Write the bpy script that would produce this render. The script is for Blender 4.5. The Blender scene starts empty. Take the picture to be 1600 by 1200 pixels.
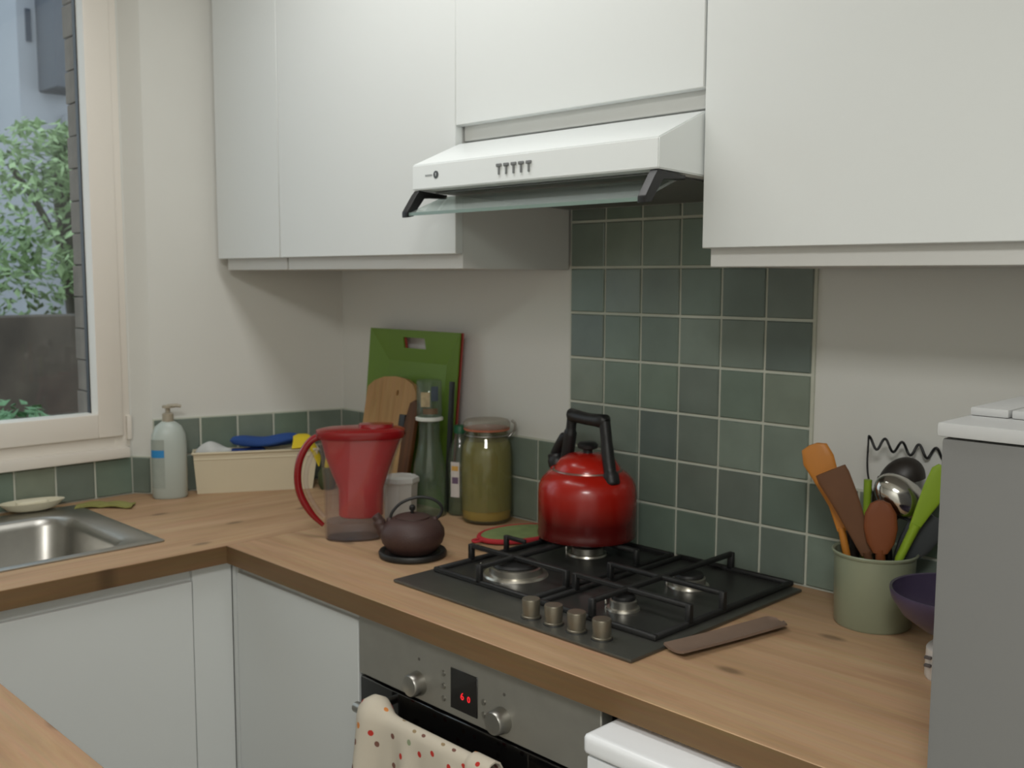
import bpy, bmesh, math, random
from mathutils import Vector, Matrix

# ------------------------------------------------------------------ camera, light, exposure
scene = bpy.context.scene
COL = scene.collection
CT = 0.90                      # height of the worktop above the floor
F_PX, YAW, PITCH, ROLL = 1590.0, 0.7900, -0.1037, 0.0032
CAM = Vector((1.570, -1.753, 0.588 + CT))

cam_d = bpy.data.cameras.new('camera')
cam_d.sensor_width = 36.0
cam_d.lens = F_PX / 1600.0 * 36.0
cam_d.clip_start = 0.02
cam_d.dof.use_dof = True            # the phone focused too near: the far things are slightly soft
cam_d.dof.focus_distance = 1.2
cam_d.dof.aperture_fstop = 10.0
cam = bpy.data.objects.new('camera', cam_d)
COL.objects.link(cam)
fwd = Vector((-math.sin(YAW) * math.cos(PITCH), math.cos(YAW) * math.cos(PITCH), math.sin(PITCH)))
rgt = Vector((math.cos(YAW), math.sin(YAW), 0))
upv = rgt.cross(fwd)
r2 = math.cos(ROLL) * rgt + math.sin(ROLL) * upv
u2 = -math.sin(ROLL) * rgt + math.cos(ROLL) * upv
m = Matrix((r2, u2, -fwd)).transposed().to_4x4()
m.translation = CAM
cam.matrix_world = m
scene.camera = cam

world = bpy.data.worlds.new('world')
scene.world = world
world.use_nodes = True
bg = world.node_tree.nodes['Background']
bg.inputs[0].default_value = (0.78, 0.90, 1.0, 1)
bg.inputs[1].default_value = 1.5

def area_light(name, loc, size, power, color, target=None):
    d = bpy.data.lights.new(name, 'AREA')
    d.shape = 'RECTANGLE'
    d.size, d.size_y = size
    d.energy = power
    d.color = color
    o = bpy.data.objects.new(name, d)
    COL.objects.link(o)
    o.location = loc
    if target is not None:
        o.rotation_euler = (Vector(target) - Vector(loc)).to_track_quat('-Z', 'Y').to_euler()
    return o
LAMP = Vector((0.02, -0.82, 2.52))          # lamp over the worktops
FILL_LIGHT = Vector((1.85, -2.30, 2.52))          # added fill light behind the viewer, lifts the shaded sides
area_light('ceiling_lamp_light', LAMP + Vector((0, 0, -0.035)), (1.10, 0.26), 8.8, (1.0, 1.0, 0.985))
area_light('added_fill_light', FILL_LIGHT + Vector((0, 0, -0.035)), (0.60, 0.60), 41.0, (1.0, 0.99, 0.965))

scene.view_settings.view_transform = 'Standard'
scene.view_settings.look = 'None'
scene.view_settings.exposure = 0.0
scene.view_settings.gamma = 1.0
scene.view_settings.use_curve_mapping = False

random.seed(7)

# ------------------------------------------------------------------ materials
MATS = {}
def srgb(r, g, b):
    f = lambda c: (c / 255 / 12.92) if c / 255 <= 0.04045 else ((c / 255 + 0.055) / 1.055) ** 2.4
    return (f(r), f(g), f(b), 1)

def mat(name, color, rough=0.5, metal=0.0, noise=0.0, nscale=20.0, bump=0.0, bscale=80.0, spec=0.5, emit=None, coat=0.0):
    if name in MATS:
        return MATS[name]
    M = bpy.data.materials.new(name)
    M.use_nodes = True
    nt = M.node_tree
    b = nt.nodes['Principled BSDF']
    b.inputs['Base Color'].default_value = color
    b.inputs['Roughness'].default_value = rough
    b.inputs['Metallic'].default_value = metal
    b.inputs['Specular IOR Level'].default_value = spec
    b.inputs['Coat Weight'].default_value = coat
    tc = nt.nodes.new('ShaderNodeTexCoord')
    if noise > 0:
        n = nt.nodes.new('ShaderNodeTexNoise')
        n.inputs['Scale'].default_value = nscale
        n.inputs['Detail'].default_value = 4
        nt.links.new(tc.outputs['Object'], n.inputs['Vector'])
        mx = nt.nodes.new('ShaderNodeMix')
        mx.data_type = 'RGBA'
        mx.inputs[6].default_value = tuple(c * (1 - noise) for c in color[:3]) + (1,)
        mx.inputs[7].default_value = tuple(min(1, c * (1 + noise)) for c in color[:3]) + (1,)
        nt.links.new(n.outputs['Fac'], mx.inputs[0])
        nt.links.new(mx.outputs[2], b.inputs['Base Color'])
    if bump > 0:
        n2 = nt.nodes.new('ShaderNodeTexNoise')
        n2.inputs['Scale'].default_value = bscale
        n2.inputs['Detail'].default_value = 3
        nt.links.new(tc.outputs['Object'], n2.inputs['Vector'])
        bp = nt.nodes.new('ShaderNodeBump')
        bp.inputs['Strength'].default_value = bump
        bp.inputs['Distance'].default_value = 0.002
        nt.links.new(n2.outputs['Fac'], bp.inputs['Height'])
        nt.links.new(bp.outputs['Normal'], b.inputs['Normal'])
    if emit:
        b.inputs['Emission Color'].default_value = emit[0]
        b.inputs['Emission Strength'].default_value = emit[1]
    MATS[name] = M
    return M

def thin_glass(name, tint=(0.93, 0.96, 0.94), body=0.0, body_col=(0.8, 0.8, 0.8), rough=0.03, refl=1.0):
    """clear thin-walled glass or plastic: see-through with a fresnel reflection and an optional milky body"""
    M = bpy.data.materials.new(name)
    M.use_nodes = True
    nt = M.node_tree
    nt.nodes.remove(nt.nodes['Principled BSDF'])
    out = nt.nodes['Material Output']
    tr = nt.nodes.new('ShaderNodeBsdfTransparent')
    tr.inputs[0].default_value = tint + (1,)
    df = nt.nodes.new('ShaderNodeBsdfDiffuse')
    df.inputs[0].default_value = body_col + (1,)
    m1 = nt.nodes.new('ShaderNodeMixShader')
    m1.inputs[0].default_value = body
    nt.links.new(tr.outputs[0], m1.inputs[1])
    nt.links.new(df.outputs[0], m1.inputs[2])
    gl = nt.nodes.new('ShaderNodeBsdfGlossy')
    gl.inputs['Roughness'].default_value = rough
    lw = nt.nodes.new('ShaderNodeLayerWeight')
    lw.inputs['Blend'].default_value = 0.5
    pw = nt.nodes.new('ShaderNodeMath')
    pw.operation = 'POWER'
    pw.inputs[1].default_value = 4.0
    nt.links.new(lw.outputs['Facing'], pw.inputs[0])
    ma = nt.nodes.new('ShaderNodeMath')
    ma.operation = 'MULTIPLY_ADD'
    ma.inputs[1].default_value = 0.32 * refl
    ma.inputs[2].default_value = 0.035 * refl
    nt.links.new(pw.outputs[0], ma.inputs[0])
    m2 = nt.nodes.new('ShaderNodeMixShader')
    nt.links.new(ma.outputs[0], m2.inputs[0])
    nt.links.new(m1.outputs[0], m2.inputs[1])
    nt.links.new(gl.outputs[0], m2.inputs[2])
    nt.links.new(m2.outputs[0], out.inputs[0])
    return M

def oak(name, axis, dark, mid, light, scale=1.0):
    M = bpy.data.materials.new(name)
    M.use_nodes = True
    nt = M.node_tree
    b = nt.nodes['Principled BSDF']
    tc = nt.nodes.new('ShaderNodeTexCoord')
    mp = nt.nodes.new('ShaderNodeMapping')
    s = [11.0 * scale] * 3
    s[axis] = 1.1 * scale
    mp.inputs['Scale'].default_value = s
    nt.links.new(tc.outputs['Object'], mp.inputs['Vector'])
    n1 = nt.nodes.new('ShaderNodeTexNoise')
    n1.inputs['Scale'].default_value = 1.6
    n1.inputs['Detail'].default_value = 7
    n1.inputs['Roughness'].default_value = 0.62
    n1.inputs['Distortion'].default_value = 0.5
    nt.links.new(mp.outputs[0], n1.inputs['Vector'])
    cr = nt.nodes.new('ShaderNodeValToRGB')
    cr.color_ramp.elements[0].position = 0.28
    cr.color_ramp.elements[0].color = dark
    cr.color_ramp.elements[1].position = 0.72
    cr.color_ramp.elements[1].color = light
    e = cr.color_ramp.elements.new(0.5)
    e.color = mid
    nt.links.new(n1.outputs['Fac'], cr.inputs[0])
    # fine pores
    mp2 = nt.nodes.new('ShaderNodeMapping')
    s2 = [160.0] * 3
    s2[axis] = 6.0
    mp2.inputs['Scale'].default_value = s2
    nt.links.new(tc.outputs['Object'], mp2.inputs['Vector'])
    n2 = nt.nodes.new('ShaderNodeTexNoise')
    n2.inputs['Scale'].default_value = 1.0
    nt.links.new(mp2.outputs[0], n2.inputs['Vector'])
    mx = nt.nodes.new('ShaderNodeMix')
    mx.data_type = 'RGBA'
    mx.blend_type = 'MULTIPLY'
    mx.inputs[0].default_value = 0.22
    nt.links.new(cr.outputs[0], mx.inputs[6])
    nt.links.new(n2.outputs['Color'], mx.inputs[7])
    # a few knots
    vo = nt.nodes.new('ShaderNodeTexVoronoi')
    vo.voronoi_dimensions = '2D'
    vo.inputs['Scale'].default_value = 1.0
    mp3 = nt.nodes.new('ShaderNodeMapping')
    s3 = [5.5] * 3
    s3[axis] = 2.6
    mp3.inputs['Scale'].default_value = s3
    mp3.inputs['Location'].default_value = (0.13, 0.27, 0.0)
    nt.links.new(tc.outputs['Object'], mp3.inputs['Vector'])
    nt.links.new(mp3.outputs[0], vo.inputs['Vector'])
    k = nt.nodes.new('ShaderNodeMapRange')
    k.inputs['From Min'].default_value = 0.03
    k.inputs['From Max'].default_value = 0.075
    k.inputs['To Min'].default_value = 0.55
    k.inputs['To Max'].default_value = 1.0
    nt.links.new(vo.outputs['Distance'], k.inputs[0])
    mx2 = nt.nodes.new('ShaderNodeMix')
    mx2.data_type = 'RGBA'
    mx2.blend_type = 'MULTIPLY'
    mx2.inputs[0].default_value = 1.0
    nt.links.new(mx.outputs[2], mx2.inputs[6])
    nt.links.new(k.outputs[0], mx2.inputs[7])
    nt.links.new(mx2.outputs[2], b.inputs['Base Color'])
    b.inputs['Roughness'].default_value = 0.55
    b.inputs['Specular IOR Level'].default_value = 0.3
    return M

def tile_material():
    M = bpy.data.materials.new('glazed_tile')
    M.use_nodes = True
    nt = M.node_tree
    b = nt.nodes['Principled BSDF']
    oi = nt.nodes.new('ShaderNodeObjectInfo')
    cr = nt.nodes.new('ShaderNodeValToRGB')
    els = cr.color_ramp.elements
    els[0].position, els[0].color = 0.0, srgb(104, 116, 110)
    els[1].position, els[1].color = 1.0, srgb(130, 138, 122)
    for p, c in ((0.3, srgb(120, 138, 122)), (0.55, srgb(112, 122, 114)), (0.8, srgb(130, 144, 132))):
        e = els.new(p)
        e.color = c
    nt.links.new(oi.outputs['Random'], cr.inputs[0])
    tc = nt.nodes.new('ShaderNodeTexCoord')
    n = nt.nodes.new('ShaderNodeTexNoise')
    n.inputs['Scale'].default_value = 14
    n.inputs['Detail'].default_value = 3
    ad = nt.nodes.new('ShaderNodeVectorMath')
    ad.operation = 'ADD'
    nt.links.new(tc.outputs['Object'], ad.inputs[0])
    nt.links.new(oi.outputs['Location'], ad.inputs[1])
    nt.links.new(ad.outputs[0], n.inputs['Vector'])
    mr = nt.nodes.new('ShaderNodeMapRange')
    mr.inputs['To Min'].default_value = 0.70
    mr.inputs['To Max'].default_value = 1.06
    nt.links.new(n.outputs['Fac'], mr.inputs[0])
    mx = nt.nodes.new('ShaderNodeMix')
    mx.data_type = 'RGBA'
    mx.blend_type = 'MULTIPLY'
    mx.inputs[0].default_value = 1.0
    nt.links.new(cr.outputs[0], mx.inputs[6])
    nt.links.new(mr.outputs[0], mx.inputs[7])
    nt.links.new(mx.outputs[2], b.inputs['Base Color'])
    b.inputs['Roughness'].default_value = 0.28
    bp = nt.nodes.new('ShaderNodeBump')
    bp.inputs['Strength'].default_value = 0.25
    bp.inputs['Distance'].default_value = 0.004
    nt.links.new(n.outputs['Fac'], bp.inputs['Height'])
    nt.links.new(bp.outputs['Normal'], b.inputs['Normal'])
    return M

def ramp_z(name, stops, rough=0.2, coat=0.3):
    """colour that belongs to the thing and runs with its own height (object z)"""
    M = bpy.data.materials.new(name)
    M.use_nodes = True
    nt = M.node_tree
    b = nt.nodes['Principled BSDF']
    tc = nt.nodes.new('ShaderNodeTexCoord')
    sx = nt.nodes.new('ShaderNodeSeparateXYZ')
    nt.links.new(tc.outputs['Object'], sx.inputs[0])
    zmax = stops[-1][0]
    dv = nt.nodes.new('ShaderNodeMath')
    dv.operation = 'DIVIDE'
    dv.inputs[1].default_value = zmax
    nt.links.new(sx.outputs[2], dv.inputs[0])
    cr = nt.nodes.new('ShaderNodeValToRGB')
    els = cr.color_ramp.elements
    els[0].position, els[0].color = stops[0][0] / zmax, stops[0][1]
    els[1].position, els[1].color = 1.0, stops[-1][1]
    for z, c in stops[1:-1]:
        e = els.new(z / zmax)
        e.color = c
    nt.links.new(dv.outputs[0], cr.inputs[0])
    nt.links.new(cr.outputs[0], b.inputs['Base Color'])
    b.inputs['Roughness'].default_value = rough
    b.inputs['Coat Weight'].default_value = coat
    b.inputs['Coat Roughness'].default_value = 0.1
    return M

def dotted_cloth():
    M = bpy.data.materials.new('dotted_cloth')
    M.use_nodes = True
    nt = M.node_tree
    b = nt.nodes['Principled BSDF']
    uv = nt.nodes.new('ShaderNodeUVMap')
    vo = nt.nodes.new('ShaderNodeTexVoronoi')
    vo.voronoi_dimensions = '2D'
    vo.inputs['Scale'].default_value = 24
    vo.inputs['Randomness'].default_value = 0.75
    nt.links.new(uv.outputs[0], vo.inputs['Vector'])
    lt = nt.nodes.new('ShaderNodeMath')
    lt.operation = 'LESS_THAN'
    lt.inputs[1].default_value = 0.125
    nt.links.new(vo.outputs['Distance'], lt.inputs[0])
    sp = nt.nodes.new('ShaderNodeSeparateColor')
    nt.links.new(vo.outputs['Color'], sp.inputs[0])
    cr = nt.nodes.new('ShaderNodeValToRGB')
    cr.color_ramp.interpolation = 'CONSTANT'
    els = cr.color_ramp.elements
    els[0].position, els[0].color = 0.0, srgb(186, 60, 52)
    els[1].position, els[1].color = 0.8, srgb(150, 130, 100)
    for p, c in ((0.3, srgb(120, 85, 75)), (0.5, srgb(205, 130, 70)), (0.65, srgb(140, 150, 120))):
        e = els.new(p)
        e.color = c
    nt.links.new(sp.outputs[0], cr.inputs[0])
    mx = nt.nodes.new('ShaderNodeMix')
    mx.data_type = 'RGBA'
    mx.inputs[6].default_value = srgb(200, 191, 174)
    nt.links.new(lt.outputs[0], mx.inputs[0])
    nt.links.new(cr.outputs[0], mx.inputs[7])
    nt.links.new(mx.outputs[2], b.inputs['Base Color'])
    b.inputs['Roughness'].default_value = 0.95
    b.inputs['Specular IOR Level'].default_value = 0.1
    return M

white_paint = mat('white_wall_paint', srgb(213, 213, 207), 0.9, noise=0.02, nscale=6, bump=0.05, bscale=60, spec=0.2)
ceil_paint = mat('ceiling_paint', srgb(228, 226, 220), 0.95, noise=0.01)
cab_white = mat('white_cabinet_front', srgb(214, 217, 215), 0.5, noise=0.006, nscale=5, spec=0.35)
cab_side = mat('white_cabinet_carcass', srgb(208, 208, 204), 0.55, noise=0.01, spec=0.3)
hood_white = mat('white_enamelled_steel', srgb(228, 232, 231), 0.32, noise=0.01)
black_plastic = mat('black_plastic', srgb(24, 24, 25), 0.45, noise=0.1)
dark_gap = mat('dark_recess', srgb(28, 27, 26), 0.8, noise=0.1)
steel = mat('brushed_steel', srgb(168, 166, 160), 0.34, 1.0, noise=0.08, nscale=40)
oven_steel = mat('oven_steel', srgb(158, 156, 148), 0.5, 0.65, noise=0.1, nscale=25)
chrome = mat('polished_steel', srgb(205, 203, 198), 0.12, 1.0, noise=0.03)
black_glass = mat('black_oven_glass', srgb(10, 10, 11), 0.08, noise=0.1, coat=0.4)
hob_metal = mat('hob_plate_metal', srgb(112, 112, 106), 0.36, 0.8, noise=0.1, nscale=30)
cast_iron = mat('cast_iron', srgb(26, 26, 26), 0.55, noise=0.15, bump=0.2, bscale=300)
knob_metal = mat('knob_satin_metal', srgb(126, 120, 106), 0.38, 0.7, noise=0.05)
grout_m = mat('pale_grout', srgb(196, 198, 184), 0.95, noise=0.06, nscale=50, bump=0.2, bscale=400)
tile_m = tile_material()
oak_x = oak('oak_worktop_along', 0, srgb(164, 130, 98), srgb(184, 150, 116), srgb(196, 164, 130))
oak_y = oak('oak_worktop_across', 1, srgb(164, 130, 98), srgb(184, 150, 116), srgb(196, 164, 130))
oak_edge_shaded = oak('oak_worktop_edge_shaded', 0, srgb(106, 80, 52), srgb(118, 92, 62), srgb(128, 101, 70))  # worktop oak darkened: shade of the front edges put into the colour
oak_edge_y_shaded = oak('oak_worktop_edge_across_shaded', 1, srgb(106, 80, 52), srgb(118, 92, 62), srgb(128, 101, 70))
upvc = mat('white_window_plastic', srgb(226, 220, 210), 0.4, noise=0.01)
pane_m = thin_glass('window_glass', (0.95, 0.97, 0.97))

# ------------------------------------------------------------------ mesh helpers
def finish(bm, name, smooth=False, angle=None):
    bmesh.ops.recalc_face_normals(bm, faces=bm.faces[:])
    me = bpy.data.meshes.new(name)
    bm.to_mesh(me)
    bm.free()
    if smooth:
        for p in me.polygons:
            p.use_smooth = True
        if angle:
            me.set_sharp_from_angle(angle=math.radians(angle))
    return me

def obj(name, me, material, parent=None, loc=None, rot=None, world_space=False):
    o = bpy.data.objects.new(name, me)
    if material is not None:
        if len(me.materials) == 0:
            me.materials.append(material)
    COL.objects.link(o)
    if loc is not None:
        o.location = loc
    if rot is not None:
        o.rotation_euler = rot
    if parent is not None:
        o.parent = parent
        if world_space:
            p = parent
            M = Matrix.Identity(4)
            while p is not None:
                L = Matrix.Translation(p.location) @ p.rotation_euler.to_matrix().to_4x4()
                M = L @ p.matrix_parent_inverse @ M if p.parent else L @ M
                p = p.parent
            o.matrix_parent_inverse = M.inverted()
    return o

def thing(name, label, cat, loc=(0, 0, 0), rotz=0.0, group=None):
    o = bpy.data.objects.new(name, None)
    o.empty_display_size = 0.05
    COL.objects.link(o)
    o.location = loc
    o.rotation_euler = (0, 0, rotz)
    tag(o, label, cat, group)
    return o

def tag(o, label=None, cat=None, group=None, kind=None):
    if label: o['label'] = label
    if cat: o['category'] = cat
    if group: o['group'] = group
    if kind: o['kind'] = kind
    return o

def bm_box(bm, x0, x1, y0, y1, z0, z1):
    vs = [bm.verts.new((x, y, z)) for z in (z0, z1) for x, y in ((x0, y0), (x1, y0), (x1, y1), (x0, y1))]
    for f in ((3, 2, 1, 0), (4, 5, 6, 7), (0, 1, 5, 4), (1, 2, 6, 5), (2, 3, 7, 6), (3, 0, 4, 7)):
        bm.faces.new([vs[i] for i in f])
    return vs

def box(x0, x1, y0, y1, z0, z1, bevel=0.0, seg=2, name='mesh'):
    bm = bmesh.new()
    bm_box(bm, min(x0, x1), max(x0, x1), min(y0, y1), max(y0, y1), min(z0, z1), max(z0, z1))
    if bevel > 0:
        bmesh.ops.bevel(bm, geom=bm.edges[:], offset=bevel, segments=seg, profile=0.6, affect='EDGES')
    return finish(bm, name, bevel > 0, 40)

def wbox(x0, x1, y0, y1, z0, z1, bevel=0.0, seg=2):
    """box given with heights relative to the worktop"""
    return box(x0, x1, y0, y1, z0 + CT, z1 + CT, bevel, seg)

def prism(poly, z0, z1, bevel=0.0, axis='z', seg=2):
    bm = bmesh.new()
    def P(a, b, c):
        return {'z': (a, b, c), 'x': (c, a, b), 'y': (a, c, b)}[axis]
    lo = [bm.verts.new(P(a, b, z0)) for a, b in poly]
    hi = [bm.verts.new(P(a, b, z1)) for a, b in poly]
    n = len(poly)
    bm.faces.new(lo[::-1])
    bm.faces.new(hi)
    for i in range(n):
        bm.faces.new((lo[i], lo[(i + 1) % n], hi[(i + 1) % n], hi[i]))
    if bevel > 0:
        bmesh.ops.bevel(bm, geom=bm.edges[:], offset=bevel, segments=seg, profile=0.6, affect='EDGES')
    return finish(bm, 'mesh', bevel > 0, 35)

def rings(ring_list, close_bottom=True, close_top=True, smooth=True, angle=45):
    bm = bmesh.new()
    R = [[bm.verts.new(p) for p in ring] for ring in ring_list]
    n = len(R[0])
    for a, b in zip(R, R[1:]):
        for i in range(n):
            bm.faces.new((a[i], a[(i + 1) % n], b[(i + 1) % n], b[i]))
    if close_bottom: bm.faces.new(R[0][::-1])
    if close_top: bm.faces.new(R[-1])
    return finish(bm, 'mesh', smooth, angle)

def lathe(profile, n=32, cap=True, angle=45, sx=1.0, sy=1.0):
    rl = []
    for r, z in profile:
        r = max(r, 1e-4)
        rl.append([(r * sx * math.cos(2 * math.pi * i / n), r * sy * math.sin(2 * math.pi * i / n), z) for i in range(n)])
    return rings(rl, cap, cap, True, angle)

def loft(sections, n=36, p=2.0, close_bottom=True, close_top=True, angle=45):
    """sections: (cx, half_width, half_depth, z[, cy]) superellipse rings"""
    rl = []
    for s in sections:
        cx, a, b, z = s[:4]
        cy = s[4] if len(s) > 4 else 0.0
        ring = []
        for i in range(n):
            t = 2 * math.pi * i / n
            c, q = math.cos(t), math.sin(t)
            ring.append((cx + a * math.copysign(abs(c) ** (2 / p), c), cy + b * math.copysign(abs(q) ** (2 / p), q), z))
        rl.append(ring)
    return rings(rl, close_bottom, close_top, True, angle)

def tube(pts, rad, n=12, flat=1.0, cap=True, up=None):
    """swept tube through pts; rad a number or list; flat squeezes the section along its second axis"""
    pts = [Vector(p) for p in pts]
    if not isinstance(rad, (list, tuple)):
        rad = [rad] * len(pts)
    rl = []
    prev = None
    for i, p in enumerate(pts):
        if i == 0: t = pts[1] - pts[0]
        elif i == len(pts) - 1: t = pts[-1] - pts[-2]
        else: t = (pts[i + 1] - pts[i]).normalized() + (pts[i] - pts[i - 1]).normalized()
        t.normalize()
        if prev is None:
            a = Vector(up) if up else (Vector((0, 0, 1)) if abs(t.z) < 0.9 else Vector((1, 0, 0)))
        else:
            a = prev
        u = (a - t * a.dot(t)).normalized()
        prev = u
        v = t.cross(u)
        rl.append([tuple(p + u * (rad[i] * math.cos(2 * math.pi * k / n)) + v * (rad[i] * flat * math.sin(2 * math.pi * k / n))) for k in range(n)])
    return rings(rl, cap, cap, True, 60)

def smooth_path(pts, k=6):
    """Catmull-Rom through pts"""
    P = [Vector(p) for p in pts]
    P = [P[0] * 2 - P[1]] + P + [P[-1] * 2 - P[-2]]
    out = []
    for i in range(1, len(P) - 2):
        for j in range(k):
            t = j / k
            a, b, c, d = P[i - 1], P[i], P[i + 1], P[i + 2]
            out.append(0.5 * ((2 * b) + (c - a) * t + (2 * a - 5 * b + 4 * c - d) * t * t + (3 * b - a - 3 * c + d) * t ** 3))
    out.append(P[-2])
    return out

def grid_sheet(fn, nu, nv, thick=0.0, uv=None):
    bm = bmesh.new()
    V = [[bm.verts.new(fn(i / nu, j / nv)) for j in range(nv + 1)] for i in range(nu + 1)]
    lay = bm.loops.layers.uv.new('UVMap')
    for i in range(nu):
        for j in range(nv):
            f = bm.faces.new((V[i][j], V[i + 1][j], V[i + 1][j + 1], V[i][j + 1]))
            for l, (a, b) in zip(f.loops, ((i, j), (i + 1, j), (i + 1, j + 1), (i, j + 1))):
                l[lay].uv = uv(a / nu, b / nv) if uv else (a / nu, b / nv)
    bm.normal_update()
    if thick:
        bmesh.ops.solidify(bm, geom=bm.faces[:], thickness=thick)
    return finish(bm, 'mesh', True, 70)

def join(*meshes):
    bm = bmesh.new()
    for me in meshes:
        bm.from_mesh(me)
    out = bpy.data.meshes.new('mesh')
    bm.to_mesh(out)
    bm.free()
    for p in out.polygons:
        p.use_smooth = True
    out.set_sharp_from_angle(angle=math.radians(45))
    return out

def text_mesh(body, size, material, parent, loc, rot, name='lettering', depth=0.0003, align='CENTER'):
    cu = bpy.data.curves.new('text', 'FONT')
    cu.body = body
    cu.size = size
    cu.extrude = depth
    cu.align_x = align
    cu.align_y = 'CENTER'
    o = bpy.data.objects.new('tmp_text', cu)
    COL.objects.link(o)
    dg = bpy.context.evaluated_depsgraph_get()
    me = bpy.data.meshes.new_from_object(o.evaluated_get(dg))
    bpy.data.objects.remove(o)
    return obj(name, me, material, parent, loc, rot)

# ------------------------------------------------------------------ room shell
P_ = 0.102                     # tile pitch
A_ = Vector((-0.908, 0.0))     # corner between hob wall and slanted wall
B_ = Vector((-1.060, -0.520))  # end of slanted wall
D_ = Vector((-1.110, -0.556))  # start of window wall
XW = -1.110                    # inner face of window wall
XO = -1.270                    # outer face
CEIL = 2.58

floor_m = mat('pale_floor_tile', srgb(188, 184, 176), 0.5, noise=0.06, nscale=8)
tag(obj('floor', box(-1.3, 2.7, -3.3, 0.12, -0.06, 0.0), floor_m), 'pale kitchen floor below the cabinets', kind='structure')
tag(obj('ceiling', box(-1.3, 2.7, -3.3, 0.12, CEIL, CEIL + 0.06), ceil_paint), 'plain white kitchen ceiling', kind='structure')
wall_back = tag(obj('wall_back', box(A_.x, 2.6, 0.0, 0.12, 0, CEIL), white_paint), 'white wall behind the hob and cabinets', kind='structure')
wall_left = tag(obj('wall_left', prism([(A_.x, 0), (A_.x, 0.12), (XO, 0.12), (XO, -0.612), (XW, -0.612), (D_.x, D_.y), (B_.x, B_.y)], 0, CEIL), white_paint), 'white slanted wall between window and hob wall', kind='structure')
WZ0, WZ1 = 0.125 + CT, 1.45 + CT
WY0, WY1 = -0.612, -1.80
bm = bmesh.new()
bm_box(bm, XO, XW, WY1, WY0, 0, WZ0)
bm_box(bm, XO, XW, WY1, WY0, WZ1, CEIL)
bm_box(bm, XO, XW, -3.3, WY1, 0, CEIL)
wall_window = tag(obj('wall_window', finish(bm, 'mesh'), white_paint), 'white wall around the window over the sink', kind='structure')
tag(obj('wall_right', box(2.6, 2.7, -3.3, 0.12, 0, CEIL), white_paint), 'plain white wall beyond the fridge', kind='structure')
tag(obj('wall_front', box(XW, 2.6, -3.3, -3.2, 0, CEIL), white_paint), 'plain white wall behind the viewer', kind='structure')

# ---- tiles: one shared mesh, one object each
def tile_mesh(w, h):
    bm = bmesh.new()
    bm_box(bm, -w / 2, w / 2, -0.0095, 0.0, -h / 2, h / 2)
    es = [e for e in bm.edges if all(v.co.y < -0.009 for v in e.verts)]
    bmesh.ops.bevel(bm, geom=es, offset=0.0016, segments=1, affect='EDGES')
    me = finish(bm, 'tile')
    me.materials.append(tile_m)
    return me
TILE = tile_mesh(P_ - 0.0062, P_ - 0.0062)
def tile(parent, origin, ang, u, z, me=TILE, jit=0.006):
    """origin Vector2 on the wall, ang = direction of u on plan"""
    d = Vector((math.cos(ang), math.sin(ang)))
    p = origin + d * u
    o = bpy.data.objects.new('tile', me)
    COL.objects.link(o)
    o.parent = parent
    o.location = (p.x, p.y, z + CT)
    o.rotation_euler = (random.uniform(-jit, jit), random.uniform(-0.003, 0.003), ang + random.uniform(-jit, jit))
    return o
O2 = Vector((0.0, -0.0015))
for i in range(6):                                   # panel behind the hob
    for j in range(8):
        tile(wall_back, O2, 0.0, (i + 0.5) * P_, (j + 0.5) * P_)
for i in range(-8, 0):                               # low strip towards the corner
    for j in range(2):
        tile(wall_back, O2, 0.0, (i + 0.5) * P_, (j + 0.5) * P_)
cw = abs(A_.x) - 8 * P_ - 0.004
CUT = tile_mesh(cw - 0.004, P_ - 0.0062)
for j in range(2):
    tile(wall_back, O2, 0.0, -8 * P_ - cw / 2, (j + 0.5) * P_, CUT)
for i in range(6, 15):                               # low strip behind utensils and fridge
    for j in range(2):
        tile(wall_back, O2, 0.0, (i + 0.5) * P_, (j + 0.5) * P_)
obj('grout', join(box(A_.x, 15 * P_, -0.0058, 0, CT - 0.002, CT + 2 * P_), box(-0.003, 6 * P_ + 0.003, -0.0060, 0, CT, CT + 8 * P_)), grout_m, wall_back)
# slanted wall
dAB = (A_ - B_)
LAB = dAB.length
angAB = math.atan2(dAB.y, dAB.x)
nL = Vector((math.sin(angAB), -math.cos(angAB)))
OL = A_ + nL * 0.0015
for i in range(5):
    for j in range(2):
        tile(wall_left, OL, angAB, -(i + 0.5) * P_ - 0.009, (j + 0.5) * P_)
rest = LAB - 5 * P_ - 0.010
CUT2 = tile_mesh(rest - 0.003, P_ - 0.0062)
for j in range(2):
    tile(wall_left, OL, angAB, -5 * P_ - 0.009 - rest / 2, (j + 0.5) * P_, CUT2)
def strip(parent, p0, p1, z0, z1, t, material, name):
    d = (p1 - p0).normalized()
    nrm = Vector((d.y, -d.x))
    q = [p0, p1, p1 + nrm * t, p0 + nrm * t]
    return obj(name, prism([(v.x, v.y) for v in q], z0 + CT, z1 + CT), material, parent)
strip(wall_left, B_, A_, -0.002, 2 * P_, 0.0058, grout_m, 'grout')
# short return and window wall
dDB = (B_ - D_)
angDB = math.atan2(dDB.y, dDB.x)
CUT3 = tile_mesh(dDB.length - 0.012, P_ - 0.0062)
tile(wall_left, D_ + Vector((math.sin(angDB), -math.cos(angDB))) * 0.0015, angDB, dDB.length / 2 - 0.002, P_ / 2, CUT3)
strip(wall_left, D_, B_, -0.002, P_, 0.0058, grout_m, 'grout')
OW = Vector((XW + 0.0015, D_.y))
for i in range(13):
    tile(wall_window, OW, math.pi / 2, -(i + 0.5) * P_ - 0.006, P_ / 2)
strip(wall_window, Vector((XW, -1.9)), D_, -0.002, P_, 0.0058, grout_m, 'grout')

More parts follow.
